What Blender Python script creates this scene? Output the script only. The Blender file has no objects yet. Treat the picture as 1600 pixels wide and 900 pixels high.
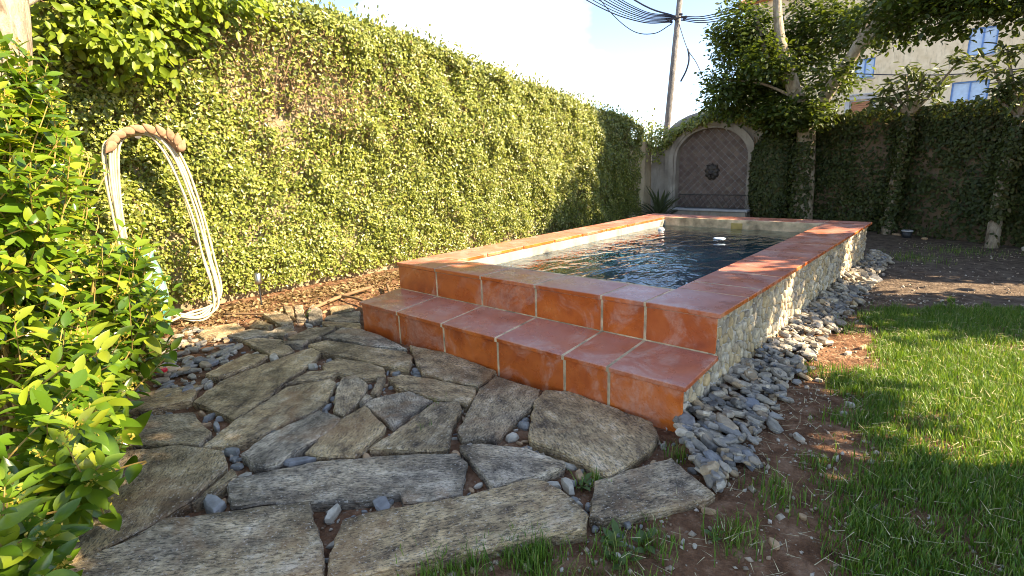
import bpy, math, random
import numpy as np
from mathutils import Matrix, Vector, Quaternion

# ------------------------------------------------------------------ camera, sky, sun, exposure
scene = bpy.context.scene
col = scene.collection
RAD = math.radians
PITCH, ROLL, YAW, FPX = .231, -.033, .732, 820.0
cam_d = bpy.data.cameras.new('camera'); cam = bpy.data.objects.new('camera', cam_d); col.objects.link(cam)
_c, _s = math.cos(YAW), math.sin(YAW)
_fw = Vector((-_s*math.cos(PITCH), _c*math.cos(PITCH), -math.sin(PITCH)))
_rt = Vector((_c, _s, 0)); _up = _rt.cross(_fw)
_R = _rt*math.cos(ROLL)+_up*math.sin(ROLL); _U = -_rt*math.sin(ROLL)+_up*math.cos(ROLL)
CAM = Vector((3.765, -2.693, 1.325))
cam.matrix_world = Matrix(((_R.x, _U.x, -_fw.x, CAM.x), (_R.y, _U.y, -_fw.y, CAM.y), (_R.z, _U.z, -_fw.z, CAM.z), (0, 0, 0, 1)))
cam_d.sensor_width = 36; cam_d.lens = FPX/1600*36; cam_d.clip_start = .02; cam_d.clip_end = 2000
scene.camera = cam

SUN_AZ, SUN_EL = 25.0, 34.0          # azimuth measured from +X towards +Y
sd = Vector((math.cos(RAD(SUN_EL))*math.cos(RAD(SUN_AZ)), math.cos(RAD(SUN_EL))*math.sin(RAD(SUN_AZ)), math.sin(RAD(SUN_EL))))
world = bpy.data.worlds.new('World'); scene.world = world; world.use_nodes = True
wn, wl = world.node_tree.nodes, world.node_tree.links
wn.clear()
w_out = wn.new('ShaderNodeOutputWorld'); w_bg = wn.new('ShaderNodeBackground')
sky = wn.new('ShaderNodeTexSky'); sky.sky_type = 'NISHITA'; sky.sun_disc = False
sky.sun_elevation = RAD(SUN_EL); sky.sun_rotation = RAD(90-SUN_AZ)
sky.air_density = .65; sky.dust_density = .15; sky.ozone_density = 3.5
w_tc = wn.new('ShaderNodeTexCoord'); w_map = wn.new('ShaderNodeMapping'); w_map.inputs['Scale'].default_value = (1, 1, 2.6); w_map.inputs['Location'].default_value = (.6, .2, .1)
w_ns = wn.new('ShaderNodeTexNoise'); w_ns.inputs['Scale'].default_value = 1.7; w_ns.inputs['Detail'].default_value = 5; w_ns.inputs['Roughness'].default_value = .52
w_rp = wn.new('ShaderNodeValToRGB'); w_rp.color_ramp.elements[0].position = .54; w_rp.color_ramp.elements[1].position = .90
w_mx = wn.new('ShaderNodeMix'); w_mx.data_type = 'RGBA'
wl.new(w_tc.outputs['Generated'], w_map.inputs['Vector']); wl.new(w_map.outputs[0], w_ns.inputs['Vector']); wl.new(w_ns.outputs['Fac'], w_rp.inputs[0])
wl.new(w_rp.outputs[0], w_mx.inputs[0]); wl.new(sky.outputs[0], w_mx.inputs[6]); w_mx.inputs[7].default_value = (9.4, 9.4, 9.3, 1)
wl.new(w_mx.outputs[2], w_bg.inputs[0]); w_bg.inputs[1].default_value = .15
wl.new(w_bg.outputs[0], w_out.inputs[0])
sun_d = bpy.data.lights.new('sun', 'SUN'); sun_d.energy = 5.0; sun_d.angle = RAD(.53); sun_d.color = (1, .93, .80)
sun = bpy.data.objects.new('sun', sun_d); col.objects.link(sun)
sun.rotation_euler = sd.to_track_quat('Z', 'Y').to_euler(); sun.location = (20, 10, 20)
scene.view_settings.view_transform = 'Standard'; scene.view_settings.look = 'None'
scene.view_settings.exposure = 1.93; scene.view_settings.gamma = 1.0
scene.view_settings.use_white_balance = True; scene.view_settings.white_balance_temperature = 8300; scene.view_settings.white_balance_tint = 12
scene.render.engine = 'CYCLES'
scene.cycles.max_bounces = 8; scene.cycles.transparent_max_bounces = 8
scene.cycles.use_denoising = True; scene.cycles.filter_width = 1.0

# ------------------------------------------------------------------ helpers
rng = np.random.default_rng(7); random.seed(7)

def tag(o, label=None, cat=None, group=None, kind=None):
    if label: o['label'] = label
    if cat: o['category'] = cat
    if group: o['group'] = group
    if kind: o['kind'] = kind
    return o

def link(name, me, mat=None, parent=None):
    o = bpy.data.objects.new(name, me); col.objects.link(o)
    if mat is not None and me is not None and not me.materials: me.materials.append(mat)
    if parent is not None: o.parent = parent
    return o

def empty(name, loc=(0, 0, 0), rz=0):
    o = bpy.data.objects.new(name, None); col.objects.link(o); o.location = loc; o.rotation_euler = (0, 0, rz)
    o.empty_display_size = .1
    return o

def mesh(name, V, F, smooth=False):
    me = bpy.data.meshes.new(name); me.from_pydata([tuple(map(float, v)) for v in V], [], [tuple(map(int, f)) for f in F])
    if smooth: me.polygons.foreach_set('use_smooth', [True]*len(me.polygons))
    me.update(); return me

def fastmesh(name, V, F, smooth=False):
    V = np.asarray(V, np.float32); F = np.asarray(F, np.int32); m, k = F.shape
    me = bpy.data.meshes.new(name)
    me.vertices.add(len(V)); me.vertices.foreach_set('co', V.ravel())
    me.loops.add(m*k); me.loops.foreach_set('vertex_index', F.ravel())
    me.polygons.add(m); me.polygons.foreach_set('loop_start', np.arange(0, m*k, k, dtype=np.int32))
    if smooth: me.polygons.foreach_set('use_smooth', np.ones(m, bool))
    me.update(calc_edges=True); return me

class MB:
    def __init__(s): s.V, s.F = [], []
    def add(s, V, F):
        n = len(s.V); s.V += [tuple(v) for v in V]; s.F += [tuple(i+n for i in f) for f in F]; return s
    def cbox(s, x0, x1, y0, y1, z0, z1, b=.004): return s.add(*cbox(x0, x1, y0, y1, z0, z1, b))
    def tube(s, pts, r, n=6, cap=True): return s.add(*tube(pts, r, n, cap))
    def build(s, name, mat, parent=None, smooth=False): return link(name, mesh(name, s.V, s.F, smooth), mat, parent)

def cbox(x0, x1, y0, y1, z0, z1, b=.004):
    """box with chamfered edges"""
    b = min(b, (x1-x0)*.45, (y1-y0)*.45, (z1-z0)*.45); V = []; ix = {}
    for sx in (0, 1):
        for sy in (0, 1):
            for sz in (0, 1):
                x, y, z = (x0, x1)[sx], (y0, y1)[sy], (z0, z1)[sz]
                dx, dy, dz = (b, -b)[sx], (b, -b)[sy], (b, -b)[sz]
                ix[sx, sy, sz] = len(V); V += [(x, y+dy, z+dz), (x+dx, y, z+dz), (x+dx, y+dy, z)]
    F = []
    g = lambda sx, sy, sz, k: ix[sx, sy, sz]+k
    for a in (0, 1):
        q = [g(a, 0, 0, 0), g(a, 1, 0, 0), g(a, 1, 1, 0), g(a, 0, 1, 0)]; F.append(q if a else q[::-1])
        q = [g(0, a, 0, 1), g(1, a, 0, 1), g(1, a, 1, 1), g(0, a, 1, 1)]; F.append(q[::-1] if a else q)
        q = [g(0, 0, a, 2), g(1, 0, a, 2), g(1, 1, a, 2), g(0, 1, a, 2)]; F.append(q if a else q[::-1])
    for a in (0, 1):
        for c in (0, 1):
            F.append([g(a, c, 0, 0), g(a, c, 1, 0), g(a, c, 1, 1), g(a, c, 0, 1)])
            F.append([g(a, 0, c, 0), g(a, 1, c, 0), g(a, 1, c, 2), g(a, 0, c, 2)])
            F.append([g(0, a, c, 1), g(1, a, c, 1), g(1, a, c, 2), g(0, a, c, 2)])
    for k in ix.values(): F.append([k, k+1, k+2])
    return V, F

def tube(pts, r, n=6, cap=True):
    P = [Vector(p) for p in pts]; m = len(P); rr = r if hasattr(r, '__len__') else [r]*m
    V, F = [], []; nrm = None
    for i in range(m):
        t = (P[min(i+1, m-1)]-P[max(i-1, 0)])
        if t.length < 1e-9: t = Vector((0, 0, 1))
        t.normalize()
        if nrm is None: nrm = t.orthogonal().normalized()
        else:
            nrm = nrm-t*nrm.dot(t)
            nrm = nrm.normalized() if nrm.length > 1e-6 else t.orthogonal().normalized()
        b = t.cross(nrm)
        for k in range(n):
            a = 2*math.pi*k/n; V.append(P[i]+(nrm*math.cos(a)+b*math.sin(a))*rr[i])
    for i in range(m-1):
        for k in range(n):
            F.append((i*n+k, i*n+(k+1) % n, (i+1)*n+(k+1) % n, (i+1)*n+k))
    if cap: F.append(tuple(range(n))[::-1]); F.append(tuple((m-1)*n+k for k in range(n)))
    return V, F

def spline(pts, k=6):
    """Catmull-Rom through points"""
    P = [np.array(p, float) for p in pts]; P = [2*P[0]-P[1]]+P+[2*P[-1]-P[-2]]; out = []
    for i in range(1, len(P)-2):
        for t in np.linspace(0, 1, k, endpoint=False):
            a, b, c, d = P[i-1:i+3]
            out.append(.5*((2*b)+(c-a)*t+(2*a-5*b+4*c-d)*t*t+(3*b-a-3*c+d)*t**3))
    out.append(P[-2]); return out

def lathe(prof, n=20):
    V, F = [], []
    for r, z in prof:
        for k in range(n): a = 2*math.pi*k/n; V.append((r*math.cos(a), r*math.sin(a), z))
    for i in range(len(prof)-1):
        for k in range(n): F.append((i*n+k, i*n+(k+1) % n, (i+1)*n+(k+1) % n, (i+1)*n+k))
    return V, F

_tab = np.random.default_rng(3).random(4096)
def vnoise(x, y, z=0.0):
    """smooth value noise, 0..1"""
    x, y, z = np.broadcast_arrays(np.asarray(x, float), np.asarray(y, float), np.asarray(z, float))
    xi, yi, zi = np.floor(x).astype(int), np.floor(y).astype(int), np.floor(z).astype(int)
    fx, fy, fz = x-xi, y-yi, z-zi
    fx, fy, fz = [t*t*(3-2*t) for t in (fx, fy, fz)]
    h = lambda a, b, c: _tab[(a*73+b*1597+c*311+(a*b) % 61) % 4096]
    r = 0
    for dx in (0, 1):
        for dy in (0, 1):
            for dz in (0, 1):
                r = r+h(xi+dx, yi+dy, zi+dz)*(fx if dx else 1-fx)*(fy if dy else 1-fy)*(fz if dz else 1-fz)
    return r
def fbm(x, y, z=0.0, o=3):
    s, a, t = 0, 1., 0
    for k in range(o): s = s+a*vnoise(np.asarray(x)*2**k+17*k, np.asarray(y)*2**k-9*k, np.asarray(z)*2**k); t += a; a *= .5
    return s/t

def unit(v): return v/np.maximum(np.linalg.norm(v, axis=-1, keepdims=True), 1e-9)
def frames(axis, normal, scale):
    """rotation+scale matrices whose columns are leaf axis, side, normal"""
    d = unit(axis); s = unit(np.cross(normal, d)); n = np.cross(d, s)
    return np.stack([d, s, n], -1)*np.asarray(scale)[:, None, None]
def cloud_mesh(name, tV, tF, Ms, pos, smooth=False):
    tV = np.asarray(tV, float); tF = np.asarray(tF)
    V = np.einsum('nij,kj->nki', Ms, tV)+pos[:, None, :]
    F = tF[None]+(np.arange(len(pos))*len(tV))[:, None, None]
    return fastmesh(name, V.reshape(-1, 3), F.reshape(-1, tF.shape[1]), smooth)

LEAF4 = ([(0, 0, 0), (.32, .27, .07), (.74, .22, .05), (1, 0, -.04), (.74, -.22, .05), (.32, -.27, .07)], [(0, 3, 2, 1), (0, 5, 4, 3)])
LANCE = ([(0, 0, 0), (.35, .13, .04), (.75, .10, .02), (1, 0, -.08), (.75, -.10, .02), (.35, -.13, .04)], [(0, 3, 2, 1), (0, 5, 4, 3)])
def bigleaf(w=.42, curl=.12, fold=.10, seg=5):
    V, F = [], []
    for i in range(seg+1):
        t = i/seg; hw = w*.5*math.sin(math.pi*min(1, t**.85))**.8 if 0 < t < 1 else .004
        zc = -curl*t*t
        V += [(t, -hw, zc+fold*hw*2), (t, 0, zc), (t, hw, zc+fold*hw*2)]
    for i in range(seg):
        a = i*3; F += [(a, a+3, a+4, a+1), (a+1, a+4, a+5, a+2)]
    return V, F
BLADE = ([(-.5, 0, 0), (.5, 0, 0), (-.42, .12, .45), (.42, .12, .45), (-.25, .42, .82), (.25, .42, .82), (0, .8, 1)], None)

# ------------------------------------------------------------------ materials
class NT:
    def __init__(s, name):
        s.m = bpy.data.materials.new(name); s.m.use_nodes = True; t = s.m.node_tree; s.n, s.l = t.nodes, t.links
        s.b = s.n['Principled BSDF']; s.out = s.n['Material Output']
    def N(s, ty, **kw):
        x = s.n.new(ty)
        for k, v in kw.items(): setattr(x, k, v)
        return x
    def put(s, sock, v):
        if isinstance(v, bpy.types.NodeSocket): s.l.new(v, sock)
        else: sock.default_value = v
    def coord(s, which='pos', scale=(1, 1, 1), rot=(0, 0, 0)):
        if which == 'pos': o = s.N('ShaderNodeNewGeometry').outputs['Position']
        else: o = s.N('ShaderNodeTexCoord').outputs['Object']
        mp = s.N('ShaderNodeMapping'); s.l.new(o, mp.inputs[0]); mp.inputs['Scale'].default_value = scale; mp.inputs['Rotation'].default_value = rot
        return mp.outputs[0]
    def noise(s, vec, scale=5, detail=4, rough=.55, dist=0):
        x = s.N('ShaderNodeTexNoise'); s.l.new(vec, x.inputs['Vector']); x.inputs['Scale'].default_value = scale
        x.inputs['Detail'].default_value = detail; x.inputs['Roughness'].default_value = rough; x.inputs['Distortion'].default_value = dist
        return x.outputs['Fac']
    def ramp(s, fac, stops):
        x = s.N('ShaderNodeValToRGB'); s.l.new(fac, x.inputs[0]); e = x.color_ramp.elements
        while len(e) < len(stops): e.new(.5)
        for k, (p, c) in enumerate(stops):
            e[k].position = p; e[k].color = (*c, 1) if hasattr(c, '__len__') else (c, c, c, 1)
        return x.outputs[0]
    def mix(s, f, a, b, mode='MIX'):
        x = s.N('ShaderNodeMix', data_type='RGBA', blend_type=mode); s.put(x.inputs[0], f)
        for i, v in ((6, a), (7, b)): s.put(x.inputs[i], (*v, 1) if isinstance(v, tuple) else v)
        return x.outputs[2]
    def math(s, op, a, b=0.0):
        x = s.N('ShaderNodeMath', operation=op); s.put(x.inputs[0], a); s.put(x.inputs[1], b); return x.outputs[0]
    def rand(s): return s.N('ShaderNodeObjectInfo').outputs['Random']
    def island(s): return s.N('ShaderNodeNewGeometry').outputs['Random Per Island']
    def bump(s, h, strength=.3, dist=.01):
        x = s.N('ShaderNodeBump'); s.l.new(h, x.inputs['Height']); x.inputs['Strength'].default_value = strength; x.inputs['Distance'].default_value = dist
        s.l.new(x.outputs[0], s.b.inputs['Normal']); return x
    def set(s, color=None, rough=None, spec=None, **kw):
        if color is not None: s.put(s.b.inputs['Base Color'], (*color, 1) if isinstance(color, tuple) else color)
        if rough is not None: s.put(s.b.inputs['Roughness'], rough)
        if spec is not None: s.b.inputs['Specular IOR Level'].default_value = spec
        for k, v in kw.items(): s.put(s.b.inputs[k], v)
        return s.m

def leafmat(name, stops, trans=.35, tcol=None, rough=.45, spec=.4, by='island', brown=.5):
    t = NT(name); r = t.island() if by == 'island' else t.rand()
    c = t.ramp(r, stops)
    big = t.noise(t.coord(), 1.6, 3)
    c = t.mix(t.math('MULTIPLY', big, brown), c, t.mix(.5, c, (.16, .13, .03)))
    t.set(c, rough, spec)
    tr = t.N('ShaderNodeBsdfTranslucent'); g = t.N('ShaderNodeGamma'); g.inputs[1].default_value = .78
    t.l.new(c, g.inputs[0]); x = t.mix(1.0, g.outputs[0], tcol or (1., 1.0, .35), 'MULTIPLY'); t.l.new(x, tr.inputs[0])
    ms = t.N('ShaderNodeMixShader'); ms.inputs[0].default_value = trans
    t.l.new(t.b.outputs[0], ms.inputs[1]); t.l.new(tr.outputs[0], ms.inputs[2]); t.l.new(ms.outputs[0], t.out.inputs[0])
    return t.m

def plain(name, color, rough=.6, spec=.4, var=.25, scale=8, bump=.0, metallic=0):
    t = NT(name); n = t.noise(t.coord(), scale, 5)
    d = tuple(c*(1-var) for c in color); l = tuple(min(1, c*(1+var)) for c in color)
    t.set(t.ramp(n, [(.3, d), (.7, l)]), rough, spec, Metallic=metallic)
    if bump: t.bump(n, bump, .01)
    return t.m

M = {}
def terracotta():
    t = NT('terracotta_tile'); p = t.coord()
    base = t.ramp(t.noise(p, 5, 5, .6, .4), [(.28, (.28, .046, .010)), (.48, (.56, .118, .018)), (.62, (.68, .165, .028)), (.78, (.74, .25, .06))])
    hue = t.mix(t.math('MULTIPLY', t.rand(), .5), base, (.36, .07, .025))
    bl = t.ramp(t.noise(p, 3.4, 8, .66, 1.2), [(.50, 0.), (.60, .9)])
    fine = t.ramp(t.noise(p, 38, 4, .7), [(.35, .25), (.7, 1.)])
    nz = t.N('ShaderNodeSeparateXYZ'); t.l.new(t.N('ShaderNodeNewGeometry').outputs['Normal'], nz.inputs[0])
    flat = t.math('MAXIMUM', nz.outputs[2], 0.0)      # level faces: pink sky sheen painted in, dried-water bloom slightly stronger
    bloom = t.math('MULTIPLY', t.math('MULTIPLY', bl, fine), t.math('ADD', t.math('MULTIPLY', flat, .18), .48))
    sky_sheen = t.math('MULTIPLY', flat, t.ramp(t.noise(p, 1.9, 5, .6, .4), [(.35, .32), (.62, .8)]))
    hue = t.mix(sky_sheen, hue, (.55, .25, .20))
    c = t.mix(bloom, hue, (.66, .45, .36))
    pits = t.ramp(t.noise(p, 90, 3, .5), [(.24, .55), (.34, 1.)])
    c = t.mix(1.0, c, pits, 'MULTIPLY')
    t.set(c, t.ramp(t.noise(p, 7, 5), [(.3, .20), (.7, .42)]), .6)
    t.bump(t.noise(p, 26, 6, .6), .22, .006); return t.m
M['tile'] = terracotta()
M['grout'] = plain('cream_grout', (.56, .43, .27), .9, .2, .5, 9, .3)
def slate():
    t = NT('slate_slab'); o = t.coord('obj', (1.0, 2.6, 2.6)); o2 = t.coord('obj', (14, 44, 44)); r = t.rand(); p = t.coord()
    lay = t.noise(o, 4.2, 7, .6, .6)                                   # split layers: stepped relief and tone
    step = t.math('SNAP', lay, .045); g = t.math('ADD', t.math('MULTIPLY', step, .55), t.math('MULTIPLY', t.noise(p, 16, 7, .72), .45))
    grey = t.ramp(g, [(.36, (.085, .07, .054)), (.45, (.27, .225, .17)), (.53, (.45, .375, .275)), (.64, (.72, .62, .48))])
    brown = t.ramp(g, [(.36, (.11, .072, .042)), (.45, (.34, .235, .125)), (.53, (.52, .375, .20)), (.64, (.72, .59, .41))])
    patch = t.math('ADD', t.noise(p, 3.0, 6, .7, .6), t.math('MULTIPLY', r, .8))
    c = t.mix(t.ramp(patch, [(.55, 0.), (1.0, 1.)]), grey, brown)
    fine = t.noise(o2, 3, 5, .7, .2)
    c = t.mix(1.0, c, t.ramp(fine, [(.40, .28), (.49, 1.0), (.62, 1.25)]), 'MULTIPLY')
    c = t.mix(1.0, c, t.ramp(t.noise(p, 2.2, 6, .65, .5), [(.38, .42), (.50, .95), (.64, 1.25)]), 'MULTIPLY')
    c = t.mix(t.ramp(t.noise(p, 1.7, 5, .7, .8), [(.53, 0.), (.66, .6)]), c, (.36, .19, .085))
    sp = t.noise(p, 95, 3, .6); c = t.mix(t.ramp(sp, [(.60, 0.), (.68, .65)]), c, (.68, .62, .54)); c = t.mix(t.ramp(sp, [(.32, .6), (.40, 0.)]), c, (.05, .045, .04))
    t.set(c, t.ramp(g, [(.3, .75), (.7, .45)]), .45)
    h = t.math('ADD', t.math('MULTIPLY', step, 2.4), t.math('ADD', t.math('MULTIPLY', fine, .35), t.math('MULTIPLY', sp, .3))); t.bump(h, .9, .02); return t.m
M['slate'] = slate()
def stone(name, stops, by='rand', rough=.7, bump=.5):
    t = NT(name); r = t.rand() if by == 'rand' else t.island(); p = t.coord()
    c = t.ramp(r, stops); n = t.noise(p, 28, 6, .65)
    c = t.mix(1.0, c, t.ramp(n, [(.3, .55), (.5, .95), (.75, 1.3)]), 'MULTIPLY')
    c = t.mix(t.ramp(t.noise(p, 9, 4), [(.55, 0.), (.75, .45)]), c, (.36, .29, .19))
    t.set(c, rough, .4); t.bump(n, bump, .008); return t.m
chipS = [(0, (.10, .10, .10)), (.16, (.25, .225, .18)), (.32, (.48, .41, .31)), (.46, (.18, .175, .165)), (.60, (.36, .32, .26)), (.76, (.38, .27, .155)), (.88, (.17, .185, .205)), (1, (.30, .25, .18))]
M['chip'] = stone('slate_chip', chipS); M['chip_i'] = stone('slate_chip_fill', chipS, 'island')
rubS = [(0, (.30, .26, .20)), (.3, (.52, .45, .33)), (.5, (.46, .34, .18)), (.7, (.60, .53, .41)), (.88, (.30, .26, .21)), (1, (.56, .41, .22))]
M['rubble'] = stone('rubble_stone', rubS, rough=.8); M['rubble_i'] = stone('rubble_stone_fill', rubS, 'island', .8)
M['mortar'] = plain('grey_mortar', (.46, .44, .40), .95, .2, .25, 14, .6)
for k, c in enumerate([(.24, .235, .215), (.46, .41, .32), (.21, .21, .205), (.42, .27, .15)]):
    M['peb%d' % k] = plain('pebble_%d' % k, c, .7, .35, .35, 22, .5)
M['gravel'] = stone('gravel_grain', [(0, (.30, .22, .15)), (.4, (.48, .40, .30)), (.7, (.40, .27, .17)), (1, (.62, .56, .47))], 'island', .85)
def soil():
    t = NT('soil'); p = t.coord()
    sp = t.N('ShaderNodeSeparateXYZ'); t.l.new(t.N('ShaderNodeNewGeometry').outputs['Position'], sp.inputs[0])
    n = t.noise(p, 9, 7, .68); big = t.noise(p, 1.3, 4)
    red = t.ramp(n, [(.28, (.065, .030, .016)), (.5, (.20, .098, .052)), (.72, (.38, .225, .135))])
    dk = t.ramp(n, [(.28, (.05, .034, .024)), (.5, (.135, .096, .068)), (.75, (.26, .20, .145))])
    f = t.math('ADD', t.math('MULTIPLY', sp.outputs[1], .28), t.math('SUBTRACT', big, .95))
    c = t.mix(t.ramp(f, [(.0, 0.), (.5, 1.)]), red, dk)
    c = t.mix(t.ramp(t.noise(p, 55, 3), [(.62, 0.), (.72, .55)]), c, (.36, .29, .21))
    t.set(c, .95, .15); t.bump(t.math('ADD', n, t.noise(p, 40, 4)), .9, .03); return t.m
M['soil'] = soil()
def cement(name, a, b, rough=.6):
    t = NT(name); p = t.coord(); st = t.coord('pos', (3, 3, .7))
    c = t.ramp(t.noise(p, 3, 6, .6), [(.3, a), (.7, b)])
    c = t.mix(t.ramp(t.noise(st, 3, 5, .6), [(.52, 0.), (.7, .5)]), c, tuple(x*.42 for x in a))
    t.set(c, rough, .35); t.bump(t.noise(p, 30, 5), .25, .005); return t.m
M['poolwall'] = cement('pool_render', (.25, .235, .19), (.42, .39, .32))
M['poolfloor'] = cement('pool_floor', (.018, .085, .13), (.035, .14, .20))
def water():
    t = NT('pool_water'); p = t.coord('pos', (1, .62, 1), (0, 0, RAD(42)))
    t.set((.38, .66, .80), .012, .5, IOR=1.33); t.b.inputs['Transmission Weight'].default_value = 1
    h = t.math('ADD', t.noise(p, 5.2, 3, .5, .9), t.math('MULTIPLY', t.noise(p, 20, 2, .5), .13)); t.bump(h, .42, .05); return t.m
M['water'] = water()
M['bark_pale'] = None
def bark(name, a, b, sc=9):
    t = NT(name); p = t.coord('pos', (1, 1, .35)); n = t.noise(p, sc, 7, .7, 1.0)
    t.set(t.ramp(n, [(.32, a), (.62, b)]), .9, .2); t.bump(n, .9, .03); return t.m
M['bark_pale'] = bark('pale_bark', (.14, .10, .065), (.46, .39, .29), 14)
M['bark'] = bark('grey_bark', (.09, .075, .058), (.34, .30, .25))
M['twig'] = plain('twig_brown', (.20, .125, .07), .85, .2)
M['stem'] = plain('shoot_stem', (.30, .20, .06), .7, .3)
M['hedge'] = leafmat('creeping_fig_leaf', [(0, (.07, .105, .022)), (.3, (.16, .21, .034)), (.6, (.27, .31, .055)), (.85, (.34, .365, .085)), (1, (.45, .40, .15))], .28, rough=.34, spec=.6, brown=.42)
M['dead'] = leafmat('dead_leaf', [(0, (.13, .075, .035)), (.5, (.24, .15, .07)), (1, (.36, .26, .14))], .2, (1, .9, .6), .7)
M['vine'] = leafmat('broad_vine_leaf', [(0, (.09, .15, .012)), (.5, (.16, .235, .02)), (1, (.26, .31, .03))], .4, rough=.42, spec=.3, brown=.1)
M['shrub'] = leafmat('glossy_shrub_leaf', [(0, (.05, .125, .012)), (.4, (.105, .20, .016)), (.75, (.17, .26, .02)), (1, (.27, .31, .03))], .36, rough=.22, spec=.6, by='rand', brown=.1)
M['shrub_i'] = leafmat('glossy_shrub_leaf_mass', [(0, (.045, .11, .010)), (.4, (.095, .185, .016)), (.75, (.155, .24, .02)), (1, (.26, .30, .03))], .36, rough=.22, spec=.6, brown=.1)
M['bud'] = leafmat('yellow_bud', [(0, (.34, .26, .03)), (1, (.50, .38, .07))], .3)
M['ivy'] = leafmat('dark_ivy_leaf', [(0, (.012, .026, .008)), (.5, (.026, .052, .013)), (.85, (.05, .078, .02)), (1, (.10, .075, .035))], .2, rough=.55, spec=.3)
M['tree'] = leafmat('tree_leaf', [(0, (.018, .042, .010)), (.5, (.038, .08, .015)), (1, (.085, .135, .022))], .42)
M['oleander'] = leafmat('lance_leaf', [(0, (.05, .085, .03)), (1, (.12, .16, .06))], .3)
M['strap'] = leafmat('strap_leaf', [(0, (.04, .07, .035)), (1, (.13, .17, .10))], .2, by='rand')
M['grass'] = leafmat('grass_blade', [(0, (.045, .125, .016)), (.45, (.095, .21, .024)), (.85, (.16, .28, .04)), (.94, (.26, .29, .08)), (1, (.48, .42, .22))], .38, rough=.4, brown=.12)
M['straw'] = plain('dry_straw', (.52, .44, .26), .8, .3, .3)
M['weed'] = leafmat('weed_leaf', [(0, (.05, .11, .03)), (1, (.12, .20, .06))], .3)
M['stucco'] = cement('old_stucco', (.40, .31, .19), (.55, .45, .30), .95)
M['oldwall'] = cement('ivy_wall_render', (.17, .13, .075), (.40, .32, .20), .95)
M['backstone'] = cement('brown_wall_stone', (.14, .10, .065), (.27, .19, .12), .95)
M['niche'] = cement('niche_render', (.24, .21, .175), (.40, .36, .30), .95)
M['nichetile'] = stone('brown_diamond_tile', [(0, (.125, .085, .070)), (.5, (.165, .115, .095)), (1, (.20, .145, .12))], rough=.7, bump=.2)
M['iron'] = plain('dark_iron', (.035, .032, .03), .6, .5, .3, 20)
M['bronze'] = plain('dark_bronze', (.045, .036, .030), .55, .5, .4, 15, .4)
M['house'] = cement('house_render', (.62, .50, .32), (.82, .70, .50), .95)
M['blue'] = plain('blue_paint', (.10, .24, .52), .5, .4, .15)
M['paleblue'] = plain('pale_blue_blind', (.42, .58, .74), .5, .4, .1)
M['orange'] = plain('terracotta_shutter', (.42, .19, .10), .7, .3, .15)
M['greystone'] = plain('grey_stone_trim', (.42, .42, .42), .85, .3, .15)
M['wood'] = bark('pole_wood', (.10, .095, .09), (.23, .215, .20), 12)
M['cable'] = plain('black_cable', (.018, .022, .035), .6, .4, .2)
M['hose'] = plain('cream_hose', (.47, .42, .27), .5, .5, .25, 12)
M['clay'] = plain('hanger_clay', (.34, .20, .115), .85, .3, .3, 18, .5)
M['white'] = plain('white_plastic', (.75, .78, .78), .35, .5, .05)
M['teal'] = plain('teal_plastic', (.12, .50, .55), .35, .5, .1)
M['red'] = plain('red_plastic', (.62, .02, .03), .4, .5, .1)
M['steel'] = plain('brushed_steel', (.55, .55, .54), .3, .5, .1, 10, 0, 1)
M['dark'] = plain('dark_plastic', (.02, .022, .025), .5, .5, .2)
M['amber'] = plain('amber_flap', (.42, .31, .10), .5, .4, .3)
def glaze():
    t = NT('teal_marbled_glaze'); p = t.coord('pos', (1, 1, .45))
    t.set(t.ramp(t.noise(p, 16, 5, .6, 1.5), [(.38, (.30, .42, .36)), (.5, (.14, .32, .27)), (.62, (.03, .15, .14))]), .25, .6); return t.m
M['glaze'] = glaze()
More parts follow.
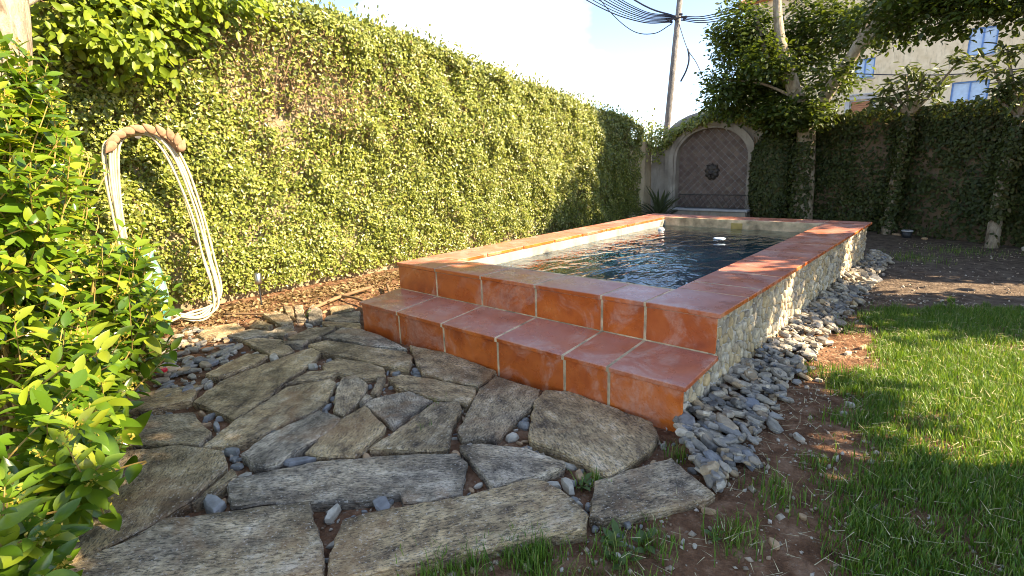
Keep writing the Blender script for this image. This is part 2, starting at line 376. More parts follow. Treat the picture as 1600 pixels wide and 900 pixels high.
SLABS= [[(0.43,-1.83),(0.24,-1.62),(0.18,-1.44),(0.11,-0.99),(0.12,-0.9),(0.27,-0.92),(0.38,-1.03),(0.59,-1.34),(0.72,-1.49),(0.8,-1.62),(0.88,-1.77),(0.65,-1.8)],[(1.07,-1.99),(0.89,-1.77),(0.83,-1.63),(0.68,-1.38),(0.71,-1.28),(0.78,-1.14),(0.85,-1.14),(0.97,-1.23),(1.08,-1.34),(1.15,-1.47),(1.16,-1.63),(1.18,-1.76),(1.18,-1.85),(1.12,-1.94)],[(1.74,-1.49),(1.68,-1.23),(1.6,-0.97),(1.7,-0.87),(1.76,-0.91),(1.88,-1.09),(2.04,-1.25),(1.98,-1.32),(1.82,-1.42)],[(1.52,-1.7),(1.37,-1.49),(1.3,-1.23),(1.38,-1.24),(1.61,-1.3),(1.66,-1.37),(1.74,-1.57),(1.63,-1.64)],[(1.3,-1.9),(1.21,-1.74),(1.16,-1.42),(1.34,-1.4),(1.41,-1.49),(1.51,-1.83),(1.49,-1.87),(1.43,-1.9)],[(1.21,-1.37),(0.96,-1.2),(0.85,-1.1),(0.88,-1.02),(1.07,-1.05),(1.17,-1.15),(1.27,-1.29),(1.32,-1.37),(1.26,-1.39)],[(1.28,-1.22),(1.26,-1.14),(1.32,-1.0),(1.35,-0.95),(1.57,-0.95),(1.59,-1.1),(1.64,-1.28),(1.53,-1.26)],[(1.09,-0.92),(1.09,-0.82),(1.33,-0.74),(1.64,-0.68),(1.71,-0.76),(1.75,-0.86),(1.56,-0.93),(1.23,-0.96)],[(0.04,-0.91),(0.05,-0.76),(0.8,-0.55),(0.92,-0.58),(1.07,-0.74),(0.86,-0.81),(0.56,-0.85),(0.26,-0.93)],[(-0.03,-0.74),(-0.14,-0.5),(-0.02,-0.43),(0.31,-0.43),(0.74,-0.5),(0.48,-0.63),(0.07,-0.71)],[(0.52,-1.06),(0.48,-0.91),(0.77,-0.83),(0.9,-0.82),(1.03,-0.89),(0.95,-1.01),(0.63,-1.09)],[(0.64,-1.37),(0.56,-1.16),(0.7,-1.03),(0.76,-1.11),(0.67,-1.27)],[(0.04,-1.63),(-0.15,-1.28),(0.02,-1.2),(0.1,-1.28),(0.15,-1.47),(0.19,-1.6)],[(-0.53,-1.16),(-0.51,-1.06),(-0.29,-0.96),(0.06,-1.02),(0.11,-1.13),(-0.01,-1.18)],[(-0.97,-1.35),(-1.13,-1.21),(-1.08,-1.0),(-0.85,-1.01),(-0.75,-1.18),(-0.83,-1.34)],[(-0.76,-1.19),(-0.77,-0.99),(-0.53,-0.91),(-0.46,-0.97),(-0.55,-1.15)],[(-1.2,-0.71),(-1.08,-0.59),(-0.87,-0.6),(-0.62,-0.69),(-0.66,-0.76),(-0.77,-0.78)],[(-0.46,-0.99),(-0.59,-0.87),(-0.57,-0.72),(-0.41,-0.79),(-0.31,-0.93)],[(-0.23,-0.94),(-0.35,-0.68),(-0.21,-0.52),(-0.13,-0.59),(-0.05,-0.81),(-0.14,-0.92)],[(-0.44,-0.52),(-0.12,-0.34),(0.04,-0.44),(-0.11,-0.5),(-0.33,-0.57)],[(-0.51,-0.46),(-0.6,-0.37),(-0.5,-0.1),(-0.19,-0.3),(-0.33,-0.42)],[(-0.87,-0.2),(-0.82,-0.03),(-0.63,-0.07),(-0.55,-0.18),(-0.64,-0.32)],[(-1.21,-0.39),(-1.18,-0.32),(-0.66,-0.56),(-0.73,-0.61)],[(-0.96,-0.38),(-1.12,-0.24),(-0.85,-0.3),(-0.48,-0.49),(-0.59,-0.57)],[(-1.31,-0.46),(-1.19,-0.42),(-0.74,-0.62),(-0.93,-0.6)],[(-0.88,-0.97),(-1.0,-0.84),(-0.73,-0.82),(-0.68,-0.89)],[(-0.23,-0.99),(-0.06,-0.85),(0.0,-0.93),(-0.11,-1.01)],[(1.18,-1.11),(1.01,-0.94),(1.05,-0.91),(1.23,-1.1)],[(1.25,-1.23),(1.18,-1.13),(1.25,-1.14),(1.28,-1.22)],[(0.42,-2.1),(0.62,-1.88),(0.97,-1.91),(1.03,-1.99),(0.83,-2.13),(0.65,-2.33),(0.38,-2.25)],[(1.4,-2.62),(0.84,-2.42),(0.79,-2.23),(0.95,-2.05),(1.17,-1.94),(1.33,-1.97),(1.5,-2.17),(1.55,-2.32),(1.56,-2.47),(1.56,-2.59),(1.49,-2.64)],[(0.01,-2.02),(0.18,-1.71),(0.41,-1.83),(0.34,-2.07),(0.22,-2.13)],[(1.52,-2.18),(1.38,-1.97),(1.46,-1.98),(1.53,-2.12)],[(1.57,-2.38),(1.53,-2.29),(1.6,-2.22),(1.62,-2.26)],[(1.56,-2.63),(1.58,-2.48),(1.6,-2.25),(1.91,-1.87),(2.2,-1.98),(2.29,-2.03),(2.16,-2.2),(1.68,-2.64)],[(1.44,-2.02),(1.5,-1.91),(1.63,-1.68),(1.92,-1.39),(2.09,-1.24),(2.19,-1.27),(2.34,-1.45),(2.28,-1.57),(2.19,-1.63),(2.14,-1.61),(2.09,-1.66),(2.07,-1.71),(1.9,-1.86),(1.73,-2.01),(1.66,-2.09)],[(2.31,-2.03),(2.23,-1.98),(2.1,-1.85),(2.13,-1.77),(2.34,-1.48),(2.5,-1.19),(2.56,-1.17),(2.64,-1.18),(2.72,-1.2),(2.81,-1.24),(2.85,-1.31),(2.73,-1.47),(2.62,-1.63),(2.45,-1.88),(2.36,-2.02)],[(2.05,-1.2),(2.12,-1.12),(2.33,-1.02),(2.53,-1.0),(2.55,-1.04),(2.51,-1.16),(2.4,-1.34),(2.31,-1.3),(2.19,-1.26)],[(2.7,-1.04),(2.87,-0.67),(3.12,-0.81),(3.11,-0.86),(3.01,-1.02),(2.86,-1.23),(2.81,-1.24)],[(2.23,-0.9),(2.03,-0.61),(1.98,-0.45),(2.13,-0.37),(2.35,-0.4),(2.66,-0.43),(2.75,-0.54),(2.77,-0.65),(2.76,-0.86),(2.73,-0.98),(2.6,-0.96),(2.45,-0.95),(2.29,-0.96)],[(1.95,-1.12),(1.64,-0.66),(1.59,-0.45),(1.95,-0.45),(2.03,-0.57),(2.11,-0.9),(2.16,-1.07),(2.06,-1.09),(2.03,-1.16)],[(0.69,-0.44),(1.06,-0.38),(1.56,-0.41),(1.63,-0.65),(1.43,-0.71),(1.2,-0.73),(0.98,-0.62)]]
PEB= [(2.0,-1.83,0.063,1),(2.13,-1.69,0.076,2),(1.58,-2.12,0.083,0),(2.32,-1.34,0.026,1),(2.32,-1.38,0.023,3),(2.17,-0.95,0.049,1),(2.13,-0.81,0.051,0),(2.62,-1.11,0.063,1),(2.62,-1.02,0.053,3),(1.53,-1.74,0.087,2),(1.15,-1.69,0.068,0),(1.16,-1.58,0.049,3),(0.68,-1.83,0.051,0),(0.85,-1.85,0.056,0),(1.19,-1.9,0.058,0),(1.32,-1.93,0.042,0),(1.43,-1.94,0.041,1),(1.09,-1.35,0.044,0),(1.01,-1.27,0.037,2),(1.06,-0.68,0.044,0),(1.0,-0.79,0.044,0),(0.93,-0.81,0.031,0),(0.18,-1.66,0.048,1),(1.76,-1.52,0.045,3),(0.07,-1.18,0.087,1),(0.44,-1.09,0.062,1),(-0.26,-0.71,0.034,1),(1.16,-1.31,0.035,3),(-0.37,-0.83,0.069,3),(-0.41,-0.64,0.053,1),(-0.43,-0.43,0.06,1),(-0.78,-1.23,0.066,3),(-0.35,-1.31,0.05,1),(3.13,-0.9,0.034,3),(3.09,-0.88,0.026,3),(3.12,-1.11,0.018,1),(3.16,-1.1,0.016,1),(3.37,-0.92,0.033,3),(3.41,-0.7,0.023,3),(3.27,1.5,0.049,3),(3.21,1.32,0.036,1),(3.25,-0.1,0.043,1),(3.37,0.45,0.038,1),(3.16,0.73,0.032,1),(3.36,0.33,0.028,1),(1.06,-0.98,0.038,0),(0.51,-0.87,0.039,0)]
# ------------------------------------------------------------------ ground (one sheet with a hole where the pool is sunk)
TOP, STEP_Z, WATER_Z, TH = .525, .291, .408, .028
PX0, PX1, PY0, PY1 = 0.0, 2.8, 0.0, 4.80          # outer coping edges
IX0, IX1, IY0, IY1 = .378, 2.373, .366, 4.43      # inner coping edges
def ground_z(x, y):
    near = np.clip(1-np.abs(np.asarray(x))/14, 0, 1)
    z = (fbm(np.asarray(x)*2.2, np.asarray(y)*2.2, 0, 3)-.5)*.035*near+(vnoise(np.asarray(x)*14, np.asarray(y)*14)-.5)*.012*near
    return z-.012-.05*np.clip((np.asarray(y)-5)/3, 0, 1)*np.clip((np.asarray(x)-2.6)/1.5, 0, 1)
def build_ground():
    def lines(a, b, st, far):
        fine = list(np.arange(a, b+1e-6, st)); out = [a-3*1.9**k for k in range(7)][::-1]; hi = [b+3*1.9**k for k in range(7)]
        return out+fine+hi
    xs = sorted(set(np.round(lines(-3.2, 6.0, .06, 0)+[.2, 2.6], 3))); ys = sorted(set(np.round(lines(-4.0, 9.0, .06, 0)+[.2, 4.62], 3)))
    xs, ys = np.array(xs), np.array(ys); X, Y = np.meshgrid(xs, ys, indexing='ij'); Z = ground_z(X, Y)
    V = np.stack([X, Y, Z], -1).reshape(-1, 3); ny = len(ys); F = []
    for i in range(len(xs)-1):
        for j in range(ny-1):
            if xs[i] >= .199 and xs[i+1] <= 2.601 and ys[j] >= .199 and ys[j+1] <= 4.621: continue
            F.append((i*ny+j, (i+1)*ny+j, (i+1)*ny+j+1, i*ny+j+1))
    tag(link('ground', fastmesh('ground', V, F, True), M['soil']), kind='structure')
build_ground()

# ------------------------------------------------------------------ raised pool
pool = empty('raised_pool', (0, 0, 0)); tag(pool, 'raised plunge pool with terracotta tile coping, rubble stone side and tiled step', 'pool')
g = MB()     # mortar bed under the tiles, recessed 3 mm
zb = TOP-.0022
g.cbox(.018, IX0-.012, .40, 4.40, -.05, zb, .002); g.cbox(IX1+.012, 2.752, .40, 4.40, -.05, zb, .002)
g.cbox(.018, 2.752, .0142, .40, -.05, zb, .002); g.cbox(.018, 2.752, 4.40, 4.78, -.05, zb, .002)
for xj in (.507, 1.026, 1.55, 2.078, 2.373):
    g.cbox(xj-.012, xj+.012, .0035, .06, TOP-TH+.002, TOP-.0025, .001)
    V, F = cbox(xj-.012, xj+.012, -.4015, -.30, -TH, 0, .001); g.add([(x, y, z+.273+.085*(y+.197)-.0022) for x, y, z in V], F)
for yj in (.437, .678, 1.104, 1.625, 2.146, 2.667, 3.188, 3.709, 4.23): g.cbox(2.70, 2.8085, yj-.012, yj+.012, TOP-TH+.002, TOP-.0025, .001)
g.build('grout_bed', M['grout'], pool)
MB().add([(.02, -.3838, -.05), (2.752, -.3838, -.05), (2.752, .013, -.05), (.02, .013, -.05), (.02, -.3838, .255), (2.752, -.3838, .255), (2.752, .013, .2888), (.02, .013, .2888)],
         [(0, 1, 5, 4), (1, 2, 6, 5), (3, 0, 4, 7), (4, 5, 6, 7)]).build('step_core', M['grout'], pool)
lo = MB(); sh = MB()    # rendered inner shell, dark below the waterline
for (a, b, c, d) in ((IX0-.012, IX0+.008, IY0-.01, IY1+.01), (IX1-.008, IX1+.012, IY0-.01, IY1+.01)): sh.cbox(a, b, c, d, WATER_Z-.012, TOP-.034, .002); lo.cbox(a+.0005, b-.0005, c, d, -.75, WATER_Z-.0125, .002)
for (a, b, c, d) in ((IX0+.008, IX1-.008, IY0-.012, IY0+.008), (IX0+.008, IX1-.008, IY1-.008, IY1+.012)): sh.cbox(a, b, c, d, WATER_Z-.012, TOP-.034, .002); lo.cbox(a, b, c+.0005, d-.0005, -.75, WATER_Z-.0125, .002)
lo.build('liner', M['poolfloor'], pool)
sh.build('inner_wall', M['poolwall'], pool)
MB().cbox(IX0-.012, IX1+.012, IY0-.012, IY1+.012, -.78, -.748, .002).build('pool_floor', M['poolfloor'], pool)
XJ = [0, .507, 1.026, 1.55, 2.078, 2.373, 2.8]
G = .0075
tile_cache = {}
def tile(name, x0, x1, y0, y1, z0, z1, parent=pool, tilt=0.0):
    dx, dy, dz = x1-x0, y1-y0, z1-z0; key = (round(dx, 3), round(dy, 3), round(dz, 3))
    if key not in tile_cache: tile_cache[key] = mesh('tile', *cbox(-dx/2, dx/2, -dy/2, dy/2, -dz/2, dz/2, .0035))
    o = link(name, tile_cache[key], M['tile'], parent); o.location = ((x0+x1)/2, (y0+y1)/2, (z0+z1)/2+random.uniform(-.0012, .0012))
    o.rotation_euler = (tilt+random.uniform(-.002, .002), random.uniform(-.002, .002), random.uniform(-.002, .002)); return o
for a, b in zip(XJ[:-1], XJ[1:]):
    y1 = .437 if b == 2.8 else IY0
    tile('coping_tile', a+G*(a > 0), b-G*(b < 2.8)+.012*(b == 2.8), 0, y1-G*(b == 2.8), TOP-TH, TOP)
yr = [.437, .678, 1.104, 1.625, 2.146, 2.667, 3.188, 3.709, 4.23, 4.80]
for a, b in zip(yr[:-1], yr[1:]): tile('coping_tile', IX1, 2.812, a+G, b-G*(b < 4.8), TOP-TH, TOP)
yl = [IY0, .75, 1.27, 1.79, 2.31, 2.83, 3.35, 3.87, 4.43]
for a, b in zip(yl[:-1], yl[1:]): tile('coping_tile', 0, IX0, a+G, b-G, TOP-TH, TOP)
xf = [0, .507, 1.026, 1.55, 2.078, 2.373]
for a, b in zip(xf[:-1], xf[1:]): tile('coping_tile', a+G*(a > 0), b-G, 4.43+G, 4.80, TOP-TH, TOP)
for k, (a, b) in enumerate(zip(XJ[:-1], XJ[1:])):
    x0, x1 = a+G*(a > 0), b-G*(b < 2.8)
    tile('riser_tile', x0+.006*(a == 0), x1-.012*(b == 2.8), .012, .030, STEP_Z+.002, TOP-TH-.003)
    tile('step_tile', x0-.004*(a == 0), x1+.010*(b == 2.8), -.404, .010, STEP_Z-TH-.018, STEP_Z-.018, tilt=.085)
    tile('riser_tile', x0+.006*(a == 0), x1-.012*(b == 2.8), -.386, -.368, -.03, STEP_Z-TH-.036)
# pool skimmer in the far wall
sk = MB().cbox(1.24, 1.53, 4.405, 4.425, .33, .489, .004).build('skimmer_frame', M['dark'], pool)
MB().cbox(1.315, 1.46, 4.392, 4.404, .345, .482, .004).build('skimmer_flap', M['amber'], pool)

# stones of the outer walls: Voronoi cells on the wall face, each inflated
def voronoi(w, h, cw, ch, rs):
    nx, nz = max(2, round(w/cw)), max(2, round(h/ch)); S = []
    for i in range(-1, nx+1):
        for j in range(-1, nz+1):
            S.append(((i+.5+(.5 if j % 2 else 0)*.9+rs.uniform(-.48, .48))*w/nx, (j+.5+rs.uniform(-.46, .46))*h/nz))
    cells = []
    for p in S:
        poly = [(0, 0), (w, 0), (w, h), (0, h)]
        for q in S:
            if q is p or abs(q[0]-p[0]) > 3*cw or abs(q[1]-p[1]) > 3*ch: continue
            mx, mz, dx, dz = (p[0]+q[0])/2, (p[1]+q[1])/2, q[0]-p[0], q[1]-p[1]; out = []
            for k in range(len(poly)):
                a, b = poly[k], poly[(k+1) % len(poly)]; da = (a[0]-mx)*dx+(a[1]-mz)*dz; db = (b[0]-mx)*dx+(b[1]-mz)*dz
                if da <= 0: out.append(a)
                if da*db < 0: t = da/(da-db); out.append((a[0]+t*(b[0]-a[0]), a[1]+t*(b[1]-a[1])))
            poly = out
            if len(poly) < 3: break
        if len(poly) >= 3:
            A = .5*sum(poly[k][0]*poly[(k+1) % len(poly)][1]-poly[(k+1) % len(poly)][0]*poly[k][1] for k in range(len(poly)))
            if A > .0008: cells.append(poly)
    return cells
def stone_from_cell(poly, rs, gap=.0045):
    """rounded stone: local x = along wall, y = up, z = outwards"""
    cx = sum(p[0] for p in poly)/len(poly); cz = sum(p[1] for p in poly)/len(poly); P = []
    for k in range(len(poly)):       # cut corners
        a, b = poly[k], poly[(k+1) % len(poly)]
        L = math.hypot(b[0]-a[0], b[1]-a[1])
        if L < .008: continue
        for t in (.24, .76): P.append((a[0]+t*(b[0]-a[0])-cx, a[1]+t*(b[1]-a[1])-cz))
    V, F = [], []; n = len(P); d = rs.uniform(.006, .018); tx, tz = rs.uniform(-.12, .12), rs.uniform(-.12, .12)
    for f, zz in ((1.0, -.012), (.97, d*.55), (.80, d)):
        for x, y in P:
            r = math.hypot(x, y); s = max(.2, (r-gap)/max(r, 1e-4))*f; j = rs.uniform(.95, 1.05)
            V.append((x*s*j, y*s*j, zz+(tx*x+tz*y)*(f < 1)))
    V.append((0, 0, d*1.1))
    for k in range(n):
        m = (k+1) % n; F += [(k, m, n+m, n+k), (n+k, n+m, 2*n+m, 2*n+k), (2*n+k, 2*n+m, 3*n)]
    return (cx, cz), V, F
rs = random.Random(5)
wall = MB().cbox(2.752, 2.764, -.36, .022, -.04, .247, .002).cbox(2.752, 2.764, .022, 4.78, -.04, TOP-TH-.002, .002).build('stone_side', M['mortar'], pool)
stones = []
for y0, w, z0, h in ((-.358, .372, -.02, .262), (.016, 4.762, -.02, TOP-TH+.016)):
    for poly in voronoi(w, h, .060, .068, rs):
        # lean the coursing a little so the stones stand as in a dry wall
        c, V, F = stone_from_cell(poly, rs); stones.append((y0+c[0], z0+c[1], V, F))
stones.sort(key=lambda s: s[0])
rest = MB()
for k, (y, z, V, F) in enumerate(stones):
    if k < 300:
        W = [(v[2], v[0], v[1]) for v in V]
        o = link('wall_stone', mesh('wall_stone', W, F, True), M['rubble'], wall); o.location = (2.764, y, z)
    else: rest.add([(2.764+v[2], y+v[0], z+v[1]) for v in V], F)
if rest.V: tag(rest.build('wall_stone_rest', M['rubble_i'], wall, True), kind='stuff')

# water
nx, ny = 40, 80
X, Y = np.meshgrid(np.linspace(IX0+.004, IX1-.004, nx), np.linspace(IY0+.004, IY1-.004, ny), indexing='ij')
V = np.stack([X, Y, X*0+WATER_Z], -1).reshape(-1, 3); F = [(i*ny+j, (i+1)*ny+j, (i+1)*ny+j+1, i*ny+j+1) for i in range(nx-1) for j in range(ny-1)]
tag(link('water', fastmesh('water', V, F, True), M['water']), kind='structure')
fl = empty('chlorine_floater', (.57, 3.9, WATER_Z)); tag(fl, 'domed white and teal floating dispenser near far left pool corner', 'pool float')
MB().add(*lathe([(0.001, .055), (.035, .05), (.062, .032), (.075, .008), (.07, -.004), (.0, -.006)], 20)).build('dome', M['white'], fl, True)
MB().add(*lathe([(.076, .004), (.084, -.002), (.08, -.014), (.03, -.05), (0.001, -.05)], 20)).build('float_ring', M['teal'], fl, True); fl.scale = (.6, .6, .6)
f2 = empty('surface_skimmer_pad', (1.52, 3.45, WATER_Z)); tag(f2, 'flat pale blue pad floating in the middle of the far water', 'pool float')
MB().add(*lathe([(0.001, .014), (.07, .014), (.088, .006), (.085, -.008), (0.001, -.01)], 18)).build('pad', M['paleblue'], f2, True)
MB().add(*lathe([(0.001, .026), (.018, .024), (.022, .014)], 12)).build('knob', M['white'], f2, True); f2.scale = (.8, .8, .6)

# ------------------------------------------------------------------ slate paving: every slab a stone of its own
def refine(poly, step=.05, amp=.006, rs=random):
    out = []; n = len(poly)
    for k in range(n):
        a, b = np.array(poly[k]), np.array(poly[(k+1) % n]); L = np.linalg.norm(b-a)
        m = max(1, int(L/step)); nr = np.array([b[1]-a[1], a[0]-b[0]])/max(L, 1e-6)
        for i in range(m):
            t = (i+(rs.uniform(-.25, .25) if i else 0))/m; out.append(a+(b-a)*t+nr*(rs.uniform(-amp, amp) if i else 0))
    return out
def ear_ok(P):
    A = sum(P[k][0]*P[(k+1) % len(P)][1]-P[(k+1) % len(P)][0]*P[k][1] for k in range(len(P)))
    return P if A > 0 else P[::-1]
paving = empty('paving', (0, 0, 0))
tag(paving, kind='structure')
rs = random.Random(11)
for poly in SLABS:
    P = ear_ok([np.array(p) for p in poly]); P = np.array(P); c = P.mean(0)
    u, s, vt = np.linalg.svd(P-c); ax = vt[0]; ang = math.atan2(ax[1], ax[0])
    R = np.array([[math.cos(-ang), -math.sin(-ang)], [math.sin(-ang), math.cos(-ang)]])
    Q = (P-c) @ R.T; Q = refine([q*.994 for q in Q], .04, .006, rs); n = len(Q); V, F = [], []
    th = rs.uniform(.028, .042); sx, sy = rs.uniform(-.012, .012), rs.uniform(-.02, .02)
    for ins, zz in ((.006, -.045), (-.001, th-.020), (.003, th-.017), (.0, th-.010), (.002, th-.006), (.005, th)):
        for k in range(n):
            a, b, d = Q[k-1], Q[k], Q[(k+1) % n]; t = d-a; t = t/max(1e-6, np.linalg.norm(t)); nr = np.array([-t[1], t[0]])
            jit = rs.uniform(-.0025, .0025) if zz > 0 else 0
            q = b+nr*(ins+jit); V.append((q[0], q[1], zz+(sx*q[0]+sy*q[1] if zz > 0 else 0)+(rs.uniform(-.002, .002) if 0 < zz < th else 0)))
    for r in range(5):
        for k in range(n): m = (k+1) % n; F.append((r*n+k, r*n+m, (r+1)*n+m, (r+1)*n+k))
    F.append(tuple(5*n+k for k in range(n)))
    o = link('paving_slab', mesh('paving_slab', V, F), M['slate'], paving); o.location = (c[0], c[1], 0); o.rotation_euler = (0, 0, ang)

# loose stones: a few shared shapes
def chip_shape(rs, flat=.3, n=6):
    V, F = [], []; a0 = rs.uniform(0, 6); rad = [rs.uniform(.62, 1.0) for _ in range(n)]; el = rs.uniform(.42, .72)
    for f, zz in ((.80, -flat), (1., -flat*.3), (.95, flat*.6), (.76, flat)):
        for k in range(n):
            a = a0+2*math.pi*k/n; r = rad[k]*f*rs.uniform(.94, 1.06); V.append((r*math.cos(a), r*math.sin(a)*el, zz+rs.uniform(-.12, .12)*flat))
    for r in range(3):
        for k in range(n): m = (k+1) % n; F.append((r*n+k, r*n+m, (r+1)*n+m, (r+1)*n+k))
    F.append(tuple(range(n))[::-1]); F.append(tuple(3*n+k for k in range(n))); return V, F
rs = random.Random(23)
CH = [chip_shape(rs, rs.uniform(.14, .25)) for _ in range(12)]; PB = [chip_shape(rs, rs.uniform(.42, .6), 7) for _ in range(8)]
CHm = [mesh('slate_chip', *c) for c in CH]
def pebmesh(k, col): 
    me = mesh('pebble', *PB[k]); me.materials.append(M['peb%d' % col]); return me
PBm = {(k, c): pebmesh(k, c) for k in range(8) for c in range(4)}
def gz(x, y): return float(ground_z(x, y))
for i, (x, y, r, kcol) in enumerate(PEB):
    k = rs.randrange(8); o = link('loose_stone', PBm[k, kcol], None, paving); o.location = (x, y, gz(x, y)+r*.30)
    o.scale = (r*1.05, r*.92, r*(.62 if kcol != 2 else .35)); o.rotation_euler = (rs.uniform(-.2, .2), rs.uniform(-.2, .2), rs.uniform(0, 6))

# slate chips heaped along the stone side and in the paving's far corner
def chips(name_parent, pts, cap):
    fill = MB(); n = 0
    for x, y, z, s, tx, ty, rz in pts:
        k = rs.randrange(12)
        if n < cap:
            o = link('slate_chip', CHm[k], M['chip'], name_parent); o.location = (x, y, z); o.scale = (s, s, s*rs.uniform(.7, 1.2)); o.rotation_euler = (tx, ty, rz); n += 1
        else:
            Rm = Matrix.Rotation(rz, 3, 'Z') @ Matrix.Rotation(ty, 3, 'Y') @ Matrix.Rotation(tx, 3, 'X')
            fill.add([tuple(Rm @ (Vector(v)*s)+Vector((x, y, z))) for v in CH[k][0]], CH[k][1])
    if fill.V: tag(fill.build('slate_chip_rest', M['chip_i'], name_parent), kind='stuff')
bed = MB().add([(2.70, -.30, .0), (2.95, -.72, -.02), (3.12, -.70, -.02), (3.24, -.4, -.02), (3.12, .5, -.02), (3.06, 1.5, -.02), (3.02, 3, -.02), (2.98, 5.45, -.02), (2.72, 5.45, -.01), (2.76, 4.7, .05), (2.76, 0.0, .05)],
               [(0, 1, 10), (1, 2, 10), (2, 3, 10), (3, 4, 10), (4, 5, 10), (5, 6, 10), (6, 7, 9), (6, 9, 10), (7, 8, 9)]).build('chip_bed', M['soil'])
tag(bed, kind='structure')
def xedge(y): return float(np.interp(y, [-.8, -.72, -.4, 0, .5, 1.5, 3, 5.4], [3.05, 3.08, 3.14, 3.10, 3.06, 3.03, 3.02, 2.97]))
pts = []
y = -.74
for i in range(1550):
    t = (i+.5)/1550; y = -.76+t**1.15*6.2
    lo = 2.79 if y > -.36 else np.interp(y, [-.76, -.66, -.5, -.36], [3.10, 2.98, 2.84, 2.73]); hi = xedge(y)+rs.uniform(-.05, .05)
    if hi <= lo: continue
    f = rs.random(); x = lo+(hi-lo)*f; s = rs.choice([.024, .032, .040, .048, .058, .075])*rs.uniform(.8, 1.15)
    z = .015+(1-f)**1.2*.055*(1 if y > -.3 else .7)+rs.uniform(-.015, .03)
    pts.append((x, y, z, s, rs.uniform(-.5, .5), rs.uniform(0, .6), rs.uniform(-.8, .8)+1.57*(rs.random() < .55)))
chips(bed, pts, 300)
from itertools import count
LCP = [(-.51, -1.8), (-1.13, -1.58), (-1.37, -1.26), (-.89, -1.2), (-.35, -1.24), (.07, -1.61), (.3, -1.78), (.17, -1.96)]
def inside(p, P):
    c = False
    for k in range(len(P)):
        a, b = P[k], P[k-1]
        if (a[1] > p[1]) != (b[1] > p[1]) and p[0] < (b[0]-a[0])*(p[1]-a[1])/(b[1]-a[1])+a[0]: c = not c
    return c
pts = []
while len(pts) < 170:
    x, y = rs.uniform(-1.4, .3), rs.uniform(-2, -1.15)
    if inside((x, y), LCP): pts.append((x, y, rs.uniform(0, .03), rs.uniform(.03, .07), rs.uniform(-.2, .2), rs.uniform(-.2, .2), rs.uniform(0, 6)))
chips(paving, pts, 300)
# small gravel on the bare soil
n = 5200; gx = rng.uniform(2.2, 4.6, n); gy = rng.uniform(-2.3, 3.4, n)
gm = (vnoise(gx*5, gy*5) > .32); gx, gy = gx[gm], gy[gm]
n2 = 1500; gx = np.r_[gx, rng.uniform(-1.6, 2.9, n2)]; gy = np.r_[gy, rng.uniform(-2.9, -.42, n2)]
n3 = 700; gx = np.r_[gx, rng.uniform(2.9, 5.2, n3)]; gy = np.r_[gy, rng.uniform(2.8, 7.4, n3)]
sz = rng.gamma(2., .0032, len(gx))+.003; sz = np.minimum(sz, .028); gp = np.stack([gx, gy, ground_z(gx, gy)+sz*.3], -1)
ax = unit(rng.normal(size=(len(gx), 3))); nr = unit(rng.normal(size=(len(gx), 3))*.4+np.array([0, 0, 1]))
oct_ = ([(1, 0, 0), (0, .8, 0), (-.9, .1, 0), (0, -.75, 0), (.1, .1, .55), (0, 0, -.5)], [(0, 1, 4), (1, 2, 4), (2, 3, 4), (3, 0, 4), (1, 0, 5), (2, 1, 5), (3, 2, 5), (0, 3, 5)])
tag(link('gravel', cloud_mesh('gravel', *oct_, frames(ax, nr, sz), gp), M['gravel']), 'small pale and reddish gravel strewn over the bare soil', 'gravel', kind='stuff')

# ------------------------------------------------------------------ grass
def gb(y): return np.interp(y, [-2.5, -1.08, -.76, -.44, -.17, .49, .95, 1.43, 2.34, 3.2], [3.55, 3.42, 3.34, 3.33, 3.27, 3.30, 3.17, 3.17, 3.10, 3.05])
def blades(n, gx, gy, lmin, lmax, wide=.0042):
    m = len(gx); L = rng.uniform(lmin, lmax, m); w = wide*rng.uniform(.7, 1.3, m)
    a = rng.uniform(0, 2*math.pi, m); lean = rng.uniform(.15, .85, m)
    T = np.array(BLADE[0]); P = np.zeros((m, 7, 3)); ca, sa = np.cos(a), np.sin(a)
    lx = T[None, :, 0]*w[:, None]; ly = T[None, :, 1]*(L*lean)[:, None]; lz = T[None, :, 2]*(L*np.sqrt(1-.55*lean**2))[:, None]
    P[..., 0] = gx[:, None]+lx*ca[:, None]-ly*sa[:, None]; P[..., 1] = gy[:, None]+lx*sa[:, None]+ly*ca[:, None]; P[..., 2] = ground_z(gx, gy)[:, None]+lz-.004
    F = np.array([(0, 1, 3), (0, 3, 2), (2, 3, 5), (2, 5, 4), (4, 5, 6)]); FF = F[None]+(np.arange(m)*7)[:, None, None]
    return P.reshape(-1, 3), FF.reshape(-1, 3)
n = 260000; gy = rng.uniform(-1.9, 3.35, n); gx = rng.uniform(2.95, 5.6, n)
e = gx-gb(gy)-.05+(fbm(gx*4, gy*4, 3)-.5)*.55
far = np.interp(gx, [2.9, 3.3, 4.2, 5.6], [2.55, 2.75, 3.25, 3.35])+(vnoise(gx*5, gy*0+3)-.5)*.45+(fbm(gx*9, gy*9, 2)-.5)*.9
dens = np.clip(e/.25+.12, 0, 1)*(gy < far)*np.clip(.9+3.4*(fbm(gx*2.4, gy*2.4, 7)-.48), .12, 1)
keep = rng.random(n) < dens; gx, gy = gx[keep], gy[keep]
Vg, Fg = blades(0, gx, gy, .026, .072)
tag(link('lawn_grass', fastmesh('lawn_grass', Vg, Fg), M['grass']), 'short green lawn grass right of the pool, thin towards the soil', 'grass', kind='stuff')
tx, ty = [], []
